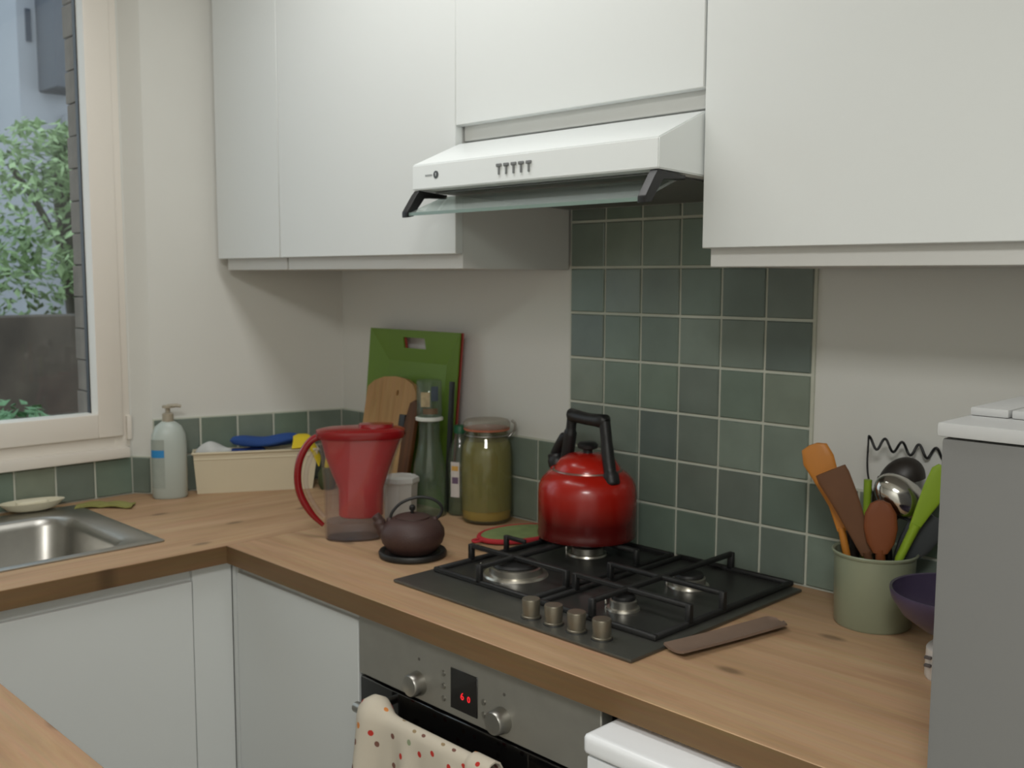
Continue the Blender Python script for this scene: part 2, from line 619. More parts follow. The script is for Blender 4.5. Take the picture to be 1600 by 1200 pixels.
# ---- window over the sink
win = bpy.data.objects.new('window_1', None)
COL.objects.link(win)
win.location = (XW, (WY0 + WY1) / 2, WZ0)
tag(win, 'white plastic casement window over the sink', kind='structure')
def wpart(name, me, m_=upvc):
    return obj(name, me, m_, win, world_space=True)
FX0, FX1 = XW - 0.055, XW + 0.004
wpart('frame_jamb', wbox(FX0, FX1, -0.562, -0.606, 0.138, 1.45, 0.004))
wpart('frame_jamb', wbox(FX0, FX1 - 0.006, WY1, WY1 + 0.045, 0.138, 1.45, 0.004))
wpart('frame_rail', wbox(FX0, FX1 - 0.001, WY1, -0.562, 0.128, 0.172, 0.004))
wpart('frame_rail', wbox(FX0, FX1 - 0.006, WY1 + 0.05, -0.612, 1.405, 1.449, 0.004))
def sash(y1, y0):
    s = wpart('sash', wbox(FX0 + 0.004, FX1 + 0.014, y1 - 0.068, y1, 0.162, 1.425, 0.006))
    def sp(name, me, m_=upvc):
        return obj(name, me, m_, s, world_space=True)
    sp('sash_stile', wbox(FX0 + 0.004, FX1 + 0.014, y0, y0 + 0.068, 0.162, 1.425, 0.006))
    sp('sash_rail', wbox(FX0 + 0.004, FX1 + 0.013, y0 + 0.066, y1 - 0.066, 0.162, 0.226, 0.006))
    sp('sash_rail', wbox(FX0 + 0.004, FX1 + 0.013, y0 + 0.066, y1 - 0.066, 1.36, 1.425, 0.006))
    sp('gasket', wbox(FX0 + 0.012, FX0 + 0.030, y1 - 0.0705, y1 - 0.066, 0.226, 1.36), black_plastic)
    sp('pane', wbox(FX0 + 0.018, FX0 + 0.024, y0 + 0.066, y1 - 0.0685, 0.225, 1.361), pane_m)
sash(-0.586, -1.150)
sash(-1.165, -1.745)
wpart('hinge', wbox(FX1 - 0.002, FX1 + 0.012, -0.575, -0.562, 0.150, 0.215, 0.003))
sl = wpart('window_sill', wbox(XW - 0.05, XW + 0.030, WY1, -0.575, 0.104, 0.132, 0.004))
# outer brick reveal seen through the pane
brick_m = mat('weathered_brick', srgb(122, 112, 102), 0.9, noise=0.25, nscale=25, bump=0.5, bscale=60)
BR = box(-0.062, 0.04, -0.012, 0.012, -0.0415, 0.0415, 0.002, 1)
BR.materials.append(brick_m)
obj('mortar', wbox(-1.268, -1.170, -0.625, -0.610, 0.0, 1.45), mat('grey_mortar', srgb(84, 80, 76), 0.95, noise=0.15), wall_left)
for k in range(17):
    o = obj('brick', BR, None, wall_left, (-1.213 + (0.002 if k % 2 else -0.002), -0.620 + random.uniform(-0.0015, 0.0015), CT + 0.06 + 0.086 * k))

# ------------------------------------------------------------------ outside the window
conc = mat('mossy_concrete', srgb(78, 68, 58), 0.95, noise=0.6, nscale=5, bump=0.6, bscale=25)
gw = tag(obj('garden_wall', prism([(-3.6, -1.5), (-3.6, 4.0), (-3.35, 4.0), (-3.35, -1.5)], -0.6, 1.305, 0.015), conc), 'dark mossy concrete garden wall seen through the window', 'garden wall')
gnd = mat('garden_soil', srgb(90, 84, 70), 1.0, noise=0.3, nscale=6)
tag(obj('ground', box(-14, XO - 0.01, -6, 12, -0.75, -0.6), gnd), 'dark garden ground outside the window', kind='structure')
fac = mat('grey_render', srgb(168, 168, 172), 0.95, noise=0.08, nscale=2)
fac2 = mat('pale_render', srgb(236, 244, 246), 0.95, noise=0.04, nscale=2)
slot_m = mat('dark_window', srgb(78, 82, 92), 0.3, noise=0.1)
bA = thing('neighbour_building', 'grey rendered building with narrow slot window behind the tree', 'building', (-8.5, 3.6, -0.6))
obj('wall', box(-9.0, -8.0, 1.62, 6.0, -0.6, 9.0), fac, bA, world_space=True)
obj('pier', box(-8.05, -7.86, 1.98, 2.12, -0.6, 2.95, 0.02), fac, bA, world_space=True)
obj('window', box(-8.06, -7.985, 1.69, 1.735, 3.55, 3.83), slot_m, bA, world_space=True)
corb = [(0, 0), (0.0, 1.2), (0.42, 1.2), (0.42, 0.2), (0.38, 0.08), (0.28, 0.0)]
obj('bracket', prism([(1.78 + a, 3.12 + b) for a, b in corb], -8.02, -7.6, 0.03, axis='x'), mat('dark_render', srgb(92, 94, 100), 0.95, noise=0.1), bA, world_space=True)
bB = thing('pale_building', 'pale blue white house wall at far left of the window', 'building', (-9.8, 0.0, -0.6))
obj('wall', box(-10.4, -9.6, -3.0, 1.95, -0.6, 9.0), fac2, bB, world_space=True)
obj('window', box(-9.66, -9.58, 1.50, 1.70, 3.45, 3.75), slot_m, bB, world_space=True)

leaf_m = mat('tree_leaf', srgb(150, 172, 124), 0.6, noise=0.35, nscale=3)
leaf_dark = mat('bush_leaf', srgb(96, 134, 92), 0.6, noise=0.35, nscale=3)
bark = mat('bark', srgb(84, 78, 66), 0.9, noise=0.2)
def foliage(centres, count, size, seed):
    rnd = random.Random(seed)
    vs, fs = [], []
    for _ in range(count):
        cx, cy, cz, r = rnd.choice(centres)
        while True:
            v = Vector((rnd.uniform(-1, 1), rnd.uniform(-1, 1), rnd.uniform(-1, 1)))
            if v.length < 1: break
        c = Vector((cx, cy, cz)) + v * r
        d = Vector((rnd.uniform(-1, 1), rnd.uniform(-1, 1), rnd.uniform(-0.9, 0.3))).normalized()
        s = d.cross(Vector((rnd.uniform(-.4, .4), rnd.uniform(-.4, .4), 1))).normalized()
        nn = d.cross(s)
        L = size * rnd.uniform(0.7, 1.3)
        w = L * 0.24
        b = len(vs)
        vs += [c, c + d * L * 0.4 + s * w + nn * L * .06, c + d * L, c + d * L * 0.4 - s * w + nn * L * .06, c + d * L * 0.45 - nn * L * 0.05]
        fs += [(b, b + 1, b + 4), (b + 1, b + 2, b + 4), (b + 2, b + 3, b + 4), (b + 3, b, b + 4)]
    me = bpy.data.meshes.new('foliage')
    me.from_pydata([tuple(v) for v in vs], [], fs)
    return me
tr = thing('garden_tree', 'leafy light green tree rising behind the garden wall', 'tree', (-4.6, 0.8, -0.6))
tk = obj('trunk', tube(smooth_path([(-4.6, 0.8, -0.6), (-4.55, 0.75, 0.6), (-4.62, 0.7, 1.4), (-4.55, 0.62, 2.2)]), [0.07] * 18 + [0.05], 10), bark, tr, world_space=True)
for q in ([(-4.60, 0.72, 1.2), (-4.50, 0.95, 1.45), (-4.45, 1.05, 1.7)], [(-4.6, 0.7, 1.5), (-4.5, 0.45, 1.9), (-4.45, 0.3, 2.1)], [(-4.55, 0.95, 1.45), (-4.5, 1.0, 1.35), (-4.4, 1.08, 1.30)]):
    obj('branch', tube(smooth_path(q), 0.018, 8), bark, tr, world_space=True)
fo = obj('foliage', foliage([(-4.4, 0.55, 1.75, 0.38), (-4.45, 0.80, 1.95, 0.26), (-4.4, 0.85, 1.55, 0.26), (-4.4, 0.42, 2.15, 0.24), (-4.4, 0.97, 1.45, 0.10), (-4.4, 0.35, 1.55, 0.3), (-4.45, 0.68, 2.25, 0.16), (-4.4, 0.0, 1.8, 0.5)], 2600, 0.075, 3), leaf_m, tr, world_space=True)
tag(fo, kind='stuff')
bu = thing('garden_bush', 'low green bush in front of the garden wall at the window bottom', 'bush', (-2.4, -0.50, -0.6))
obj('stem', tube([(-2.4, -0.50, -0.6), (-2.4, -0.50, 0.5), (-2.38, -0.48, 0.85)], 0.02, 8), bark, bu, world_space=True)
fo = obj('foliage', foliage([(-2.4, -0.42, 0.90, 0.15), (-2.4, -0.62, 0.88, 0.22), (-2.4, -0.5, 0.7, 0.25)], 700, 0.06, 5), leaf_dark, bu, world_space=True)
tag(fo, kind='stuff')

# ------------------------------------------------------------------ worktops
def worktop(name, label, x0, x1, y0, y1, top_m, edge_m, hole=None):
    t = thing(name, label, 'worktop', ((x0 + x1) / 2, (y0 + y1) / 2, CT - 0.04))
    return t
YF = -0.655      # front of hob worktop
XF = -0.430      # front of sink worktop
SX0, SX1, SY0, SY1 = -1.045, -0.553, -0.735, -1.32   # sink cut-out
w1 = tag(obj('hob_worktop', wbox(XF + 0.0005, 1.112, YF, -0.011, -0.040, 0.0, 0.0012, 1), oak_x), 'oak worktop under the hob, running from the corner to the fridge', 'worktop')
# front edge band of the hob worktop, its shade painted as darker oak
obj('shaded_front_edge', wbox(XF + 0.001, 1.111, YF - 0.0012, YF + 0.0002, -0.0395, -0.0012), oak_edge_shaded, w1)
bm = bmesh.new()
zt, zb = CT, CT - 0.04
poly = [(XF, -1.95), (XF, -0.011), (A_.x + 0.013, -0.011), (B_.x + 0.013, B_.y - 0.002), (D_.x + 0.013, D_.y - 0.004), (XW + 0.0115, -1.95)]
hx0, hx1, hy1, hy0 = SX0 + 0.012, SX1 - 0.012, SY0 - 0.012, SY1 + 0.012
# split the L-free slab into convex blocks around the sink hole
def quadprism(pts):
    lo = [bm.verts.new((x, y, zb)) for x, y in pts]
    hi = [bm.verts.new((x, y, zt)) for x, y in pts]
    n = len(pts)
    bm.faces.new(lo[::-1]); bm.faces.new(hi)
    for i in range(n):
        bm.faces.new((lo[i], lo[(i + 1) % n], hi[(i + 1) % n], hi[i]))
quadprism([(XF, hy1), (XF, -0.011), (A_.x + 0.013, -0.011), (B_.x + 0.013, B_.y - 0.002), (D_.x + 0.013, D_.y - 0.004), (XW + 0.0115, hy1)])
quadprism([(hx1, hy0), (XF, hy0), (XF, hy1), (hx1, hy1)])
quadprism([(XW + 0.0115, hy0), (hx0, hy0), (hx0, hy1), (XW + 0.0115, hy1)])
quadprism([(XW + 0.0115, -1.95), (XF, -1.95), (XF, hy0), (XW + 0.0115, hy0)])
w2 = tag(obj('sink_worktop', finish(bm, 'mesh'), oak_y), 'oak worktop holding the sink below the window', 'worktop')
obj('shaded_front_edge', wbox(XF - 0.0002, XF + 0.0012, -1.276, YF, -0.0395, -0.0012), oak_edge_y_shaded, w2)  # thin band whose darker oak stands in for shade on the edge
# peninsula on the near left
pn = thing('peninsula', 'oak topped peninsula counter in the near left corner', 'counter', (0.05, -1.6, 0))
obj('top', wbox(XF + 0.003, 0.62, -1.95, -1.276, -0.040, 0.0, 0.0015, 1), oak_x, pn, world_space=True)
obj('side_panel', box(0.56, 0.59, -1.92, -1.31, 0.0, CT - 0.04), cab_side, pn, world_space=True)
obj('back_panel', box(XF + 0.05, 0.56, -1.34, -1.32, 0.0, CT - 0.04), cab_side, pn, world_space=True)
obj('plinth', box(XF + 0.05, 0.56, -1.90, -1.88, 0.0, 0.1), cab_side, pn, world_space=True)

# ------------------------------------------------------------------ base cabinets
YD = -0.625      # door fronts on hob side
XD = -0.462      # door fronts on sink side
c = thing('corner_base_cabinet', 'white base cabinet with grip channel between the corner and the oven', 'cabinet', (-0.21, -0.3, 0))
obj('body', box(-0.444, 0.014, YD + 0.022, -0.02, 0.10, CT - 0.041), cab_side, c, world_space=True)
obj('grip_channel', wbox(-0.438, 0.012, YD + 0.010, YD + 0.021, -0.075, -0.042), cab_white, c, world_space=True)
dr = obj('door', box(-0.444, 0.012, YD, YD + 0.019, 0.11, CT - 0.068, 0.0012, 1), cab_white, c, world_space=True)
obj('filler_strip', box(-0.4615, -0.447, YD - 0.001, YD + 0.018, 0.10, CT - 0.041), cab_white, c, world_space=True)
obj('channel_end', wbox(-0.446, -0.4385, YD + 0.001, YD + 0.0215, -0.068, -0.042), cab_side, c, world_space=True)
obj('plinth', box(-0.444, 0.012, YD + 0.06, YD + 0.08, 0.0, 0.10), cab_side, c, world_space=True)
c = thing('sink_base_cabinet', 'white base cabinet with a wide plain door below the sink', 'cabinet', (-0.78, -1.0, 0))
obj('body', box(XD - 0.022, XD - 0.040, -1.275, -0.645, 0.10, CT - 0.041), cab_side, c, world_space=True)
obj('side_panel', box(-1.08, XD - 0.041, -0.70, -0.682, 0.10, CT - 0.041), cab_side, c, world_space=True)
obj('grip_channel', wbox(XD - 0.021, XD - 0.010, -1.275, -0.700, -0.078, -0.042), cab_white, c, world_space=True)
obj('door', box(XD - 0.019, XD + 0.006, -1.274, -0.726, 0.11, CT - 0.072, 0.0012, 1), cab_white, c, world_space=True)
obj('corner_filler', box(XD - 0.021, XD, -0.722, -0.628, 0.10, CT - 0.041), cab_white, c, world_space=True)
obj('plinth', box(XD - 0.08, XD - 0.06, -1.275, -0.645, 0.0, 0.10), cab_side, c, world_space=True)

# ------------------------------------------------------------------ upper cabinets
YU = -0.360
ZT = 1.52
def upper(name, label, x0, x1, zdoor, zbody, doors, left_slant=None):
    c = thing(name, label, 'cabinet', ((x0 + x1) / 2, -0.011, CT + zbody))
    if left_slant:
        obj('body', prism([(x0 + 0.012, YU + 0.022), (x1 - 0.004, YU + 0.022), (x1 - 0.004, -0.012), (left_slant, -0.012)], CT + zbody, CT + ZT, 0.001, seg=1), cab_side, c, world_space=True)
    else:
        obj('body', wbox(x0 + 0.002, x1 - 0.003, YU + 0.022, -0.012, zbody, ZT, 0.001, 1), cab_side, c, world_space=True)
    for a, b in doors:
        obj('door', wbox(a, b, YU, YU + 0.020, zdoor, ZT, 0.0014, 1), cab_white, c, world_space=True)
    return c
upper('narrow_wall_cabinet', 'narrow white wall cabinet in the corner next to the window wall', -0.972, -0.662, 0.637, 0.607, [(-0.972, -0.6625)], -0.880)
c = upper('wide_wall_cabinet', 'wide white wall cabinet left of the extractor hood', -0.660, -0.0005, 0.637, 0.607, [(-0.660, -0.0006)])
upper('hood_wall_cabinet', 'white wall cabinet front directly above the extractor hood', 0.0, 0.600, 0.893, 0.864, [(0.0, 0.5985)])
upper('fridge_wall_cabinet', 'large white wall cabinet right of the hood, above the utensil pot', 0.6015, 1.56, 0.637, 0.607, [(0.6015, 1.558)])

# ------------------------------------------------------------------ extractor hood
h = thing('extractor_hood', 'white slimline extractor hood with a glass visor above the hob', 'hood', (0.3, -0.012, CT + 0.74))
HX0, HX1 = 0.002, 0.5985
prof = [(-0.012, 0.742), (-0.475, 0.757), (-0.475, 0.805), (-0.352, 0.858), (-0.012, 0.860)]
def hood_shell():
    bm = bmesh.new()
    pts = [(y, z + CT) for y, z in prof]
    lo = [bm.verts.new((HX0, y, z)) for y, z in pts]
    hi = [bm.verts.new((HX1, y, z)) for y, z in pts]
    n = len(pts)
    bm.faces.new(lo[::-1]); bm.faces.new(hi)
    for i in range(n):
        bm.faces.new((lo[i], lo[(i + 1) % n], hi[(i + 1) % n], hi[i]))
    bmesh.ops.bevel(bm, geom=bm.edges[:], offset=0.002, segments=2, affect='EDGES')
    return finish(bm, 'mesh', True, 35)
obj('body', hood_shell(), hood_white, h, world_space=True)
filt = mat('grease_filter', srgb(120, 122, 120), 0.5, 0.6, noise=0.1, nscale=60)
obj('grease_filter', prism([(-0.05, 0.7395 + CT), (-0.44, 0.7525 + CT), (-0.44, 0.7545 + CT), (-0.05, 0.7425 + CT)], 0.03, 0.57, axis='x'), filt, h, world_space=True)
btn = mat('dark_grey_button', srgb(116, 118, 118), 0.4, noise=0.05)
for k in range(5):
    x = 0.246 + 0.0185 * k
    bt = obj('button', wbox(x - 0.006, x + 0.007, -0.4785, -0.4745, 0.785, 0.7905, 0.001, 1), btn, h, world_space=True)
    obj('button_stem', wbox(x - 0.0012, x + 0.0022, -0.4775, -0.4745, 0.771, 0.786), btn, bt, world_space=True)
logo_m = mat('logo_print', srgb(70, 74, 76), 0.5, noise=0.05)
obj('logo', lathe([(0.0072, -0.0004), (0.0072, 0.0004)], 24), logo_m, h, (0.0735 - 0.3, -0.4755 + 0.012, 0.783 - 0.74), (math.pi / 2, 0, 0))
text_mesh('1', 0.009, hood_white, h, (0.0735 - 0.3, -0.4762 + 0.012, 0.783 - 0.74), (math.pi / 2, 0, 0))
obj('logo_line', wbox(0.042, 0.062, -0.4757, -0.4748, 0.7815, 0.7845), mat('logo_grey', srgb(150, 153, 153), 0.5, noise=0.05), h, world_space=True)
# visor glass and its arms
visor_m = thin_glass('visor_glass', (0.84, 0.90, 0.88), 0.22, (0.62, 0.68, 0.66), 0.08)
vis = [(-0.405, 0.744), (-0.495, 0.708), (-0.497, 0.712), (-0.407, 0.748)]
obj('visor', prism([(y, z + CT) for y, z in vis], 0.016, 0.582, axis='x'), visor_m, h, world_space=True)
obj('visor_edge', wbox(0.016, 0.582, -0.4985, -0.4965, 0.7065, 0.7125), mat('green_glass_edge', srgb(120, 140, 132), 0.2, noise=0.03), h, world_space=True)
for x in (0.004, 0.580):
    obj('visor_arm', prism([(y, z + CT) for y, z in ((-0.40, 0.744), (-0.40, 0.752), (-0.472, 0.756), (-0.478, 0.748), (-0.503, 0.714), (-0.503, 0.703), (-0.486, 0.706), (-0.460, 0.744))], x, x + 0.016, 0.002, axis='x'), black_plastic, h, world_space=True)

# ------------------------------------------------------------------ hob
hb = thing('gas_hob', 'dark metal four burner gas hob set in the oak worktop', 'hob', (0.335, -0.305, CT))
HBX, HBY = 0.335, -0.305
plate = prism([(-0.294, -0.257), (0.294, -0.257), (0.294, 0.257), (-0.294, 0.257)], 0.0, 0.007, 0.004, seg=2)
obj('plate', plate, hob_metal, hb)
def lb(x0, x1, y0, y1, z0, z1, bv=0.0):      # absolute plan coordinates into hob space
    return box(x0 - HBX, x1 - HBX, y0 - HBY, y1 - HBY, z0, z1, bv, 1)
pan_m = mat('black_enamel_well', srgb(44, 44, 42), 0.35, noise=0.1)
for gx0, gx1 in ((0.058, 0.330), (0.344, 0.608)):
    obj('burner_well', lb(gx0 + 0.006, gx1 - 0.006, -0.466, -0.050, 0.0065, 0.0085, 0.0005), pan_m, hb)
    g = obj('pan_support', join(lb(gx0, gx1, -0.474, -0.464, 0.007, 0.017, 0.002), lb(gx0, gx1, -0.052, -0.042, 0.007, 0.017, 0.002),
                                lb(gx0, gx0 + 0.010, -0.466, -0.050, 0.007, 0.0168, 0.002), lb(gx1 - 0.010, gx1, -0.466, -0.050, 0.007, 0.0168, 0.002)), cast_iron, hb)
    xm = (gx0 + gx1) / 2 - 0.006
    wv = 0.0052
    obj('support_bar', join(lb(xm - wv, xm + wv, -0.472, -0.044, 0.038, 0.047, 0.0015), lb(xm - wv - .001, xm + wv + .001, -0.474, -0.464, 0.012, 0.0465, 0.0015), lb(xm - wv - .001, xm + wv + .001, -0.052, -0.042, 0.012, 0.0465, 0.0015)), cast_iron, g)
    for yb in (-0.375, -0.165 if gx0 < 0.2 else -0.275):
        obj('support_bar', join(lb(gx0 + 0.002, gx1 - 0.002, yb - wv, yb + wv, 0.0382, 0.0468, 0.0015), lb(gx0, gx0 + 0.010, yb - wv - .001, yb + wv + .001, 0.012, 0.0463, 0.0015), lb(gx1 - 0.010, gx1, yb - wv - .001, yb + wv + .001, 0.012, 0.0463, 0.0015)), cast_iron, g)
obj('support_bar', join(lb(0.060, 0.120, -0.279, -0.271, 0.0382, 0.0468, 0.0015), lb(0.058, 0.068, -0.280, -0.270, 0.012, 0.0463, 0.0015)), cast_iron, hb)
alu = mat('burner_aluminium', srgb(190, 186, 176), 0.28, 0.9, noise=0.08, nscale=60)
for bx, by, R in ((0.188, -0.372, 0.052), (0.188, -0.158, 0.034), (0.470, -0.385, 0.024), (0.470, -0.190, 0.032)):
    bn = obj('burner', lathe([(R * 1.25, 0.0), (R * 1.2, 0.004), (R * 1.02, 0.005), (R * 1.0, 0.017), (R * 0.9, 0.0185)], 36), alu, hb, (bx - HBX, by - HBY, 0.0083))
    obj('burner_cap', lathe([(R * 0.86, 0.0), (R * 0.9, 0.003), (R * 0.84, 0.007), (R * 0.3, 0.008), (0.001, 0.008)], 36), cast_iron, bn, (0, 0, 0.018))
    obj('igniter', lathe([(0.002, 0), (0.002, 0.022), (0.0005, 0.024)], 8), chrome, bn, (-R * 0.9, -R * 0.95, 0.0))
for kx, ky in ((0.385, -0.531), (0.435, -0.528), (0.486, -0.527), (0.538, -0.524)):
    k = obj('knob', lathe([(0.0165, 0.0), (0.0165, 0.002), (0.0148, 0.003), (0.0160, 0.029), (0.0150, 0.0315), (0.001, 0.032)], 28, angle=35), knob_metal, hb, (kx - HBX, ky - HBY, 0.009))
    obj('knob_collar', lathe([(0.0185, 0.0), (0.0180, 0.0022), (0.0150, 0.0025)], 28), pan_m, k, (0, 0, -0.0022))

# ------------------------------------------------------------------ oven
ov = thing('built_in_oven', 'built in oven with steel control panel and black glass door', 'oven', (0.326, -0.32, 0))
OX0, OX1, OYF = 0.024, 0.630, -0.632
obj('body', box(OX0 + 0.005, OX1 - 0.005, OYF + 0.03, -0.06, 0.14, CT - 0.045), dark_gap, ov, world_space=True)
obj('control_panel', wbox(OX0, OX1, OYF, OYF + 0.028, -0.166, -0.048, 0.002, 1), oven_steel, ov, world_space=True)
dd = obj('door', wbox(OX0 + 0.001, OX1 - 0.001, OYF + 0.002, OYF + 0.028, -0.72, -0.172, 0.002, 1), black_glass, ov, world_space=True)
obj('door_handle', tube([(0.075, OYF - 0.045, CT - 0.205), (0.575, OYF - 0.045, CT - 0.205)], 0.010, 16), steel, dd, world_space=True)
for x in (0.10, 0.55):
    obj('handle_post', tube([(x, OYF + 0.004, CT - 0.205), (x, OYF - 0.045, CT - 0.205)], 0.008, 12), steel, dd, world_space=True)
for kx in (0.203, 0.418):
    k = obj('knob', lathe([(0.0225, 0.0), (0.0215, 0.006), (0.0200, 0.020), (0.0180, 0.023), (0.001, 0.024)], 32, angle=35), steel, ov, (kx - 0.326, OYF + 0.32, CT - 0.135), (math.pi / 2, 0, 0))
obj('display', wbox(0.291, 0.359, OYF - 0.0015, OYF + 0.002, -0.152, -0.080, 0.0008, 1), black_glass, ov, world_space=True)
led = mat('red_led', srgb(150, 20, 25), 0.5, emit=((1.0, 0.02, 0.03, 1), 0.9))
text_mesh('6', 0.018, led, ov, (0.322 - 0.326, OYF - 0.0020 + 0.32, CT - 0.124), (math.pi / 2, 0, 0), 'display_digit')
text_mesh('0', 0.015, led, ov, (0.3385 - 0.326, OYF - 0.0020 + 0.32, CT - 0.125), (math.pi / 2, 0, 0), 'display_digit')
for bx, bz in ((0.272, -0.097), (0.272, -0.120), (0.272, -0.142), (0.374, -0.118), (0.374, -0.140)):
    obj('button', lathe([(0.0052, 0.0), (0.0046, 0.003), (0.001, 0.0034)], 16), steel, ov, (bx - 0.326, OYF + 0.32, CT + bz), (math.pi / 2, 0, 0))
for x in (0.203, 0.421):
    obj('panel_mark', lathe([(0.0030, 0.0), (0.0028, 0.0006)], 12), mat('panel_print', srgb(84, 80, 74), 0.6, noise=0.05), ov, (x - 0.326 + 0.002, OYF + 0.32, CT - 0.090), (math.pi / 2, 0, 0))

# tea towel over the oven handle
def towel(u, v):
    # u across the width, v along the cloth from back hem over the bar to the front hem
    x = 0.112 + 0.335 * u
    z_bar, yb, r = CT - 0.205, OYF - 0.045, 0.013
    bulge = math.exp(-((u - 0.07) / 0.09) ** 2)
    fold = 0.010 * math.sin(u * 19 + 0.6) + 0.006 * math.sin(u * 37)
    r = r + 0.022 * bulge + 0.006 * (u > 0.85)
    if v < 0.30:
        t = v / 0.30
        return (x, yb + r * 0.9 - 0.002 * t, z_bar - 0.20 * (1 - t))
    if v < 0.42:
        t = (v - 0.30) / 0.12
        a = math.pi * t
        return (x, yb + r * 0.9 * math.cos(a), z_bar + (r + 0.002) * math.sin(a))
    t = (v - 0.42) / 0.58
    drop = 0.42 * t
    xx = x + 0.02 * t * (0.5 - u) + (0.012 * math.sin(9 * t) * u)
    return (xx, yb - r * 0.9 - min(1, 3 * t) * (0.010 + fold), z_bar - drop)
tw = tag(obj('tea_towel', grid_sheet(towel, 56, 48, 0.003, lambda u, v: (0.36 * u, 0.72 * v)), dotted_cloth()), 'cream tea towel with red dots hanging over the oven handle', 'towel')

# ------------------------------------------------------------------ washing machine and fridge
appl_white = mat('white_appliance', srgb(236, 238, 240), 0.32, noise=0.008)
wm = thing('washing_machine', 'white washing machine sticking out from under the oak worktop', 'washing machine', (0.885, -0.4, 0))
WX0, WX1 = 0.662, 1.105
obj('body', box(WX0 + 0.004, WX1 - 0.004, -0.695, -0.12, 0.02, CT - 0.082, 0.006), appl_white, wm, world_space=True)
obj('top_panel', wbox(WX0, WX1, -0.712, -0.11, -0.081, -0.050, 0.011, 4), appl_white, wm, world_space=True)
obj('control_panel', wbox(WX0 + 0.004, WX1 - 0.004, -0.706, -0.694, -0.20, -0.084, 0.004), appl_white, wm, world_space=True)
dr = obj('door', lathe([(0.15, 0), (0.15, 0.012), (0.115, 0.022), (0.11, 0.010), (0.001, 0.004)], 40), appl_white, wm, (0.0, -0.695 + 0.4, 0.42), (math.pi / 2, 0, 0))
obj('door_glass', lathe([(0.108, 0.0), (0.09, 0.02), (0.05, 0.03), (0.001, 0.032)], 32), black_glass, dr, (0, 0, 0.009))
obj('dial', lathe([(0.03, 0), (0.027, 0.018), (0.001, 0.02)], 28), steel, wm, (0.08, -0.706 + 0.4, CT - 0.14), (math.pi / 2, 0, 0))
gapbox = None
fr_shaded = mat('fridge_shaded_grey', srgb(116, 116, 114), 0.42, noise=0.01)  # front and body darkened in colour to stand in for shade
fr_top = mat('fridge_top_lit_white', srgb(182, 183, 182), 0.4, noise=0.01)  # lighter copy, the light falling on the top put into its colour
fg = thing('fridge', 'pale grey white fridge at the right edge, standing beside the worktop', 'fridge', (1.42, -0.33, 0))
FXL, FXR = 1.116, 1.70
obj('body', box(FXL + 0.006, FXR - 0.002, -0.60, -0.03, 0.03, CT + 0.4175, 0.003), fr_shaded, fg, world_space=True)
dr = obj('door', box(FXL + 0.004, FXR, -0.648, -0.604, 0.05, CT + 0.4165, 0.005), fr_shaded, fg, world_space=True)
obj('handle', box(FXR - 0.05, FXR - 0.03, -0.675, -0.648, 0.75, 1.05, 0.006), steel, dr, world_space=True)
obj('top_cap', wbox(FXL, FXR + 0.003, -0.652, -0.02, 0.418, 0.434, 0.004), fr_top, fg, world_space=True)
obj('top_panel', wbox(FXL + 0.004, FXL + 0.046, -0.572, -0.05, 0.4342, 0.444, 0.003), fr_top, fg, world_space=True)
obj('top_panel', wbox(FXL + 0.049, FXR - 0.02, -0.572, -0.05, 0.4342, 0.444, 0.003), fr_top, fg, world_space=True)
for x in (FXL + 0.04, FXR - 0.04):
    for y in (-0.57, -0.06):
        obj('foot', lathe([(0.018, 0), (0.018, 0.035)], 14), black_plastic, fg, (x - 1.42, y + 0.33, 0))

# ------------------------------------------------------------------ sink
sk = thing('kitchen_sink', 'stainless steel inset sink with a rounded bowl under the window', 'sink', ((SX0 + SX1) / 2, (SY0 + SY1) / 2, CT))
scx, scy = (SX0 + SX1) / 2, (SY0 + SY1) / 2
def rrect(hx, hy, r, z, cx=0, cy=0, n=6):
    pts = []
    for sx, sy, a0 in ((1, 1, 0), (-1, 1, 90), (-1, -1, 180), (1, -1, 270)):
        for k in range(n + 1):
            a = math.radians(a0 + 90 * k / n)
            pts.append((cx + sx * (hx - r) + r * math.cos(a), cy + sy * (hy - r) + r * math.sin(a), z))
    return pts
HX, HY = (SX1 - SX0) / 2, (SY0 - SY1) / 2
bcx, bhx, bhy = 0.018, 0.190, 0.225
rl = [rrect(HX, HY, 0.012, 0.0), rrect(HX, HY, 0.012, 0.003), rrect(HX - 0.006, HY - 0.006, 0.010, 0.006), rrect(HX - 0.022, HY - 0.022, 0.02, 0.0045),
      rrect(bhx + 0.012, bhy + 0.012, 0.075, 0.003, bcx), rrect(bhx + 0.002, bhy + 0.002, 0.07, -0.003, bcx), rrect(bhx - 0.006, bhy - 0.006, 0.068, -0.02, bcx), rrect(bhx - 0.016, bhy - 0.016, 0.062, -0.13, bcx), rrect(bhx - 0.04, bhy - 0.04, 0.05, -0.155, bcx), rrect(0.03, 0.03, 0.028, -0.160, bcx)]
obj('basin', rings(rl, False, True, True, 50), steel, sk)
obj('drain', lathe([(0.028, 0), (0.026, 0.004), (0.012, 0.002), (0.001, 0.002)], 24), chrome, sk, (bcx, 0, -0.158))
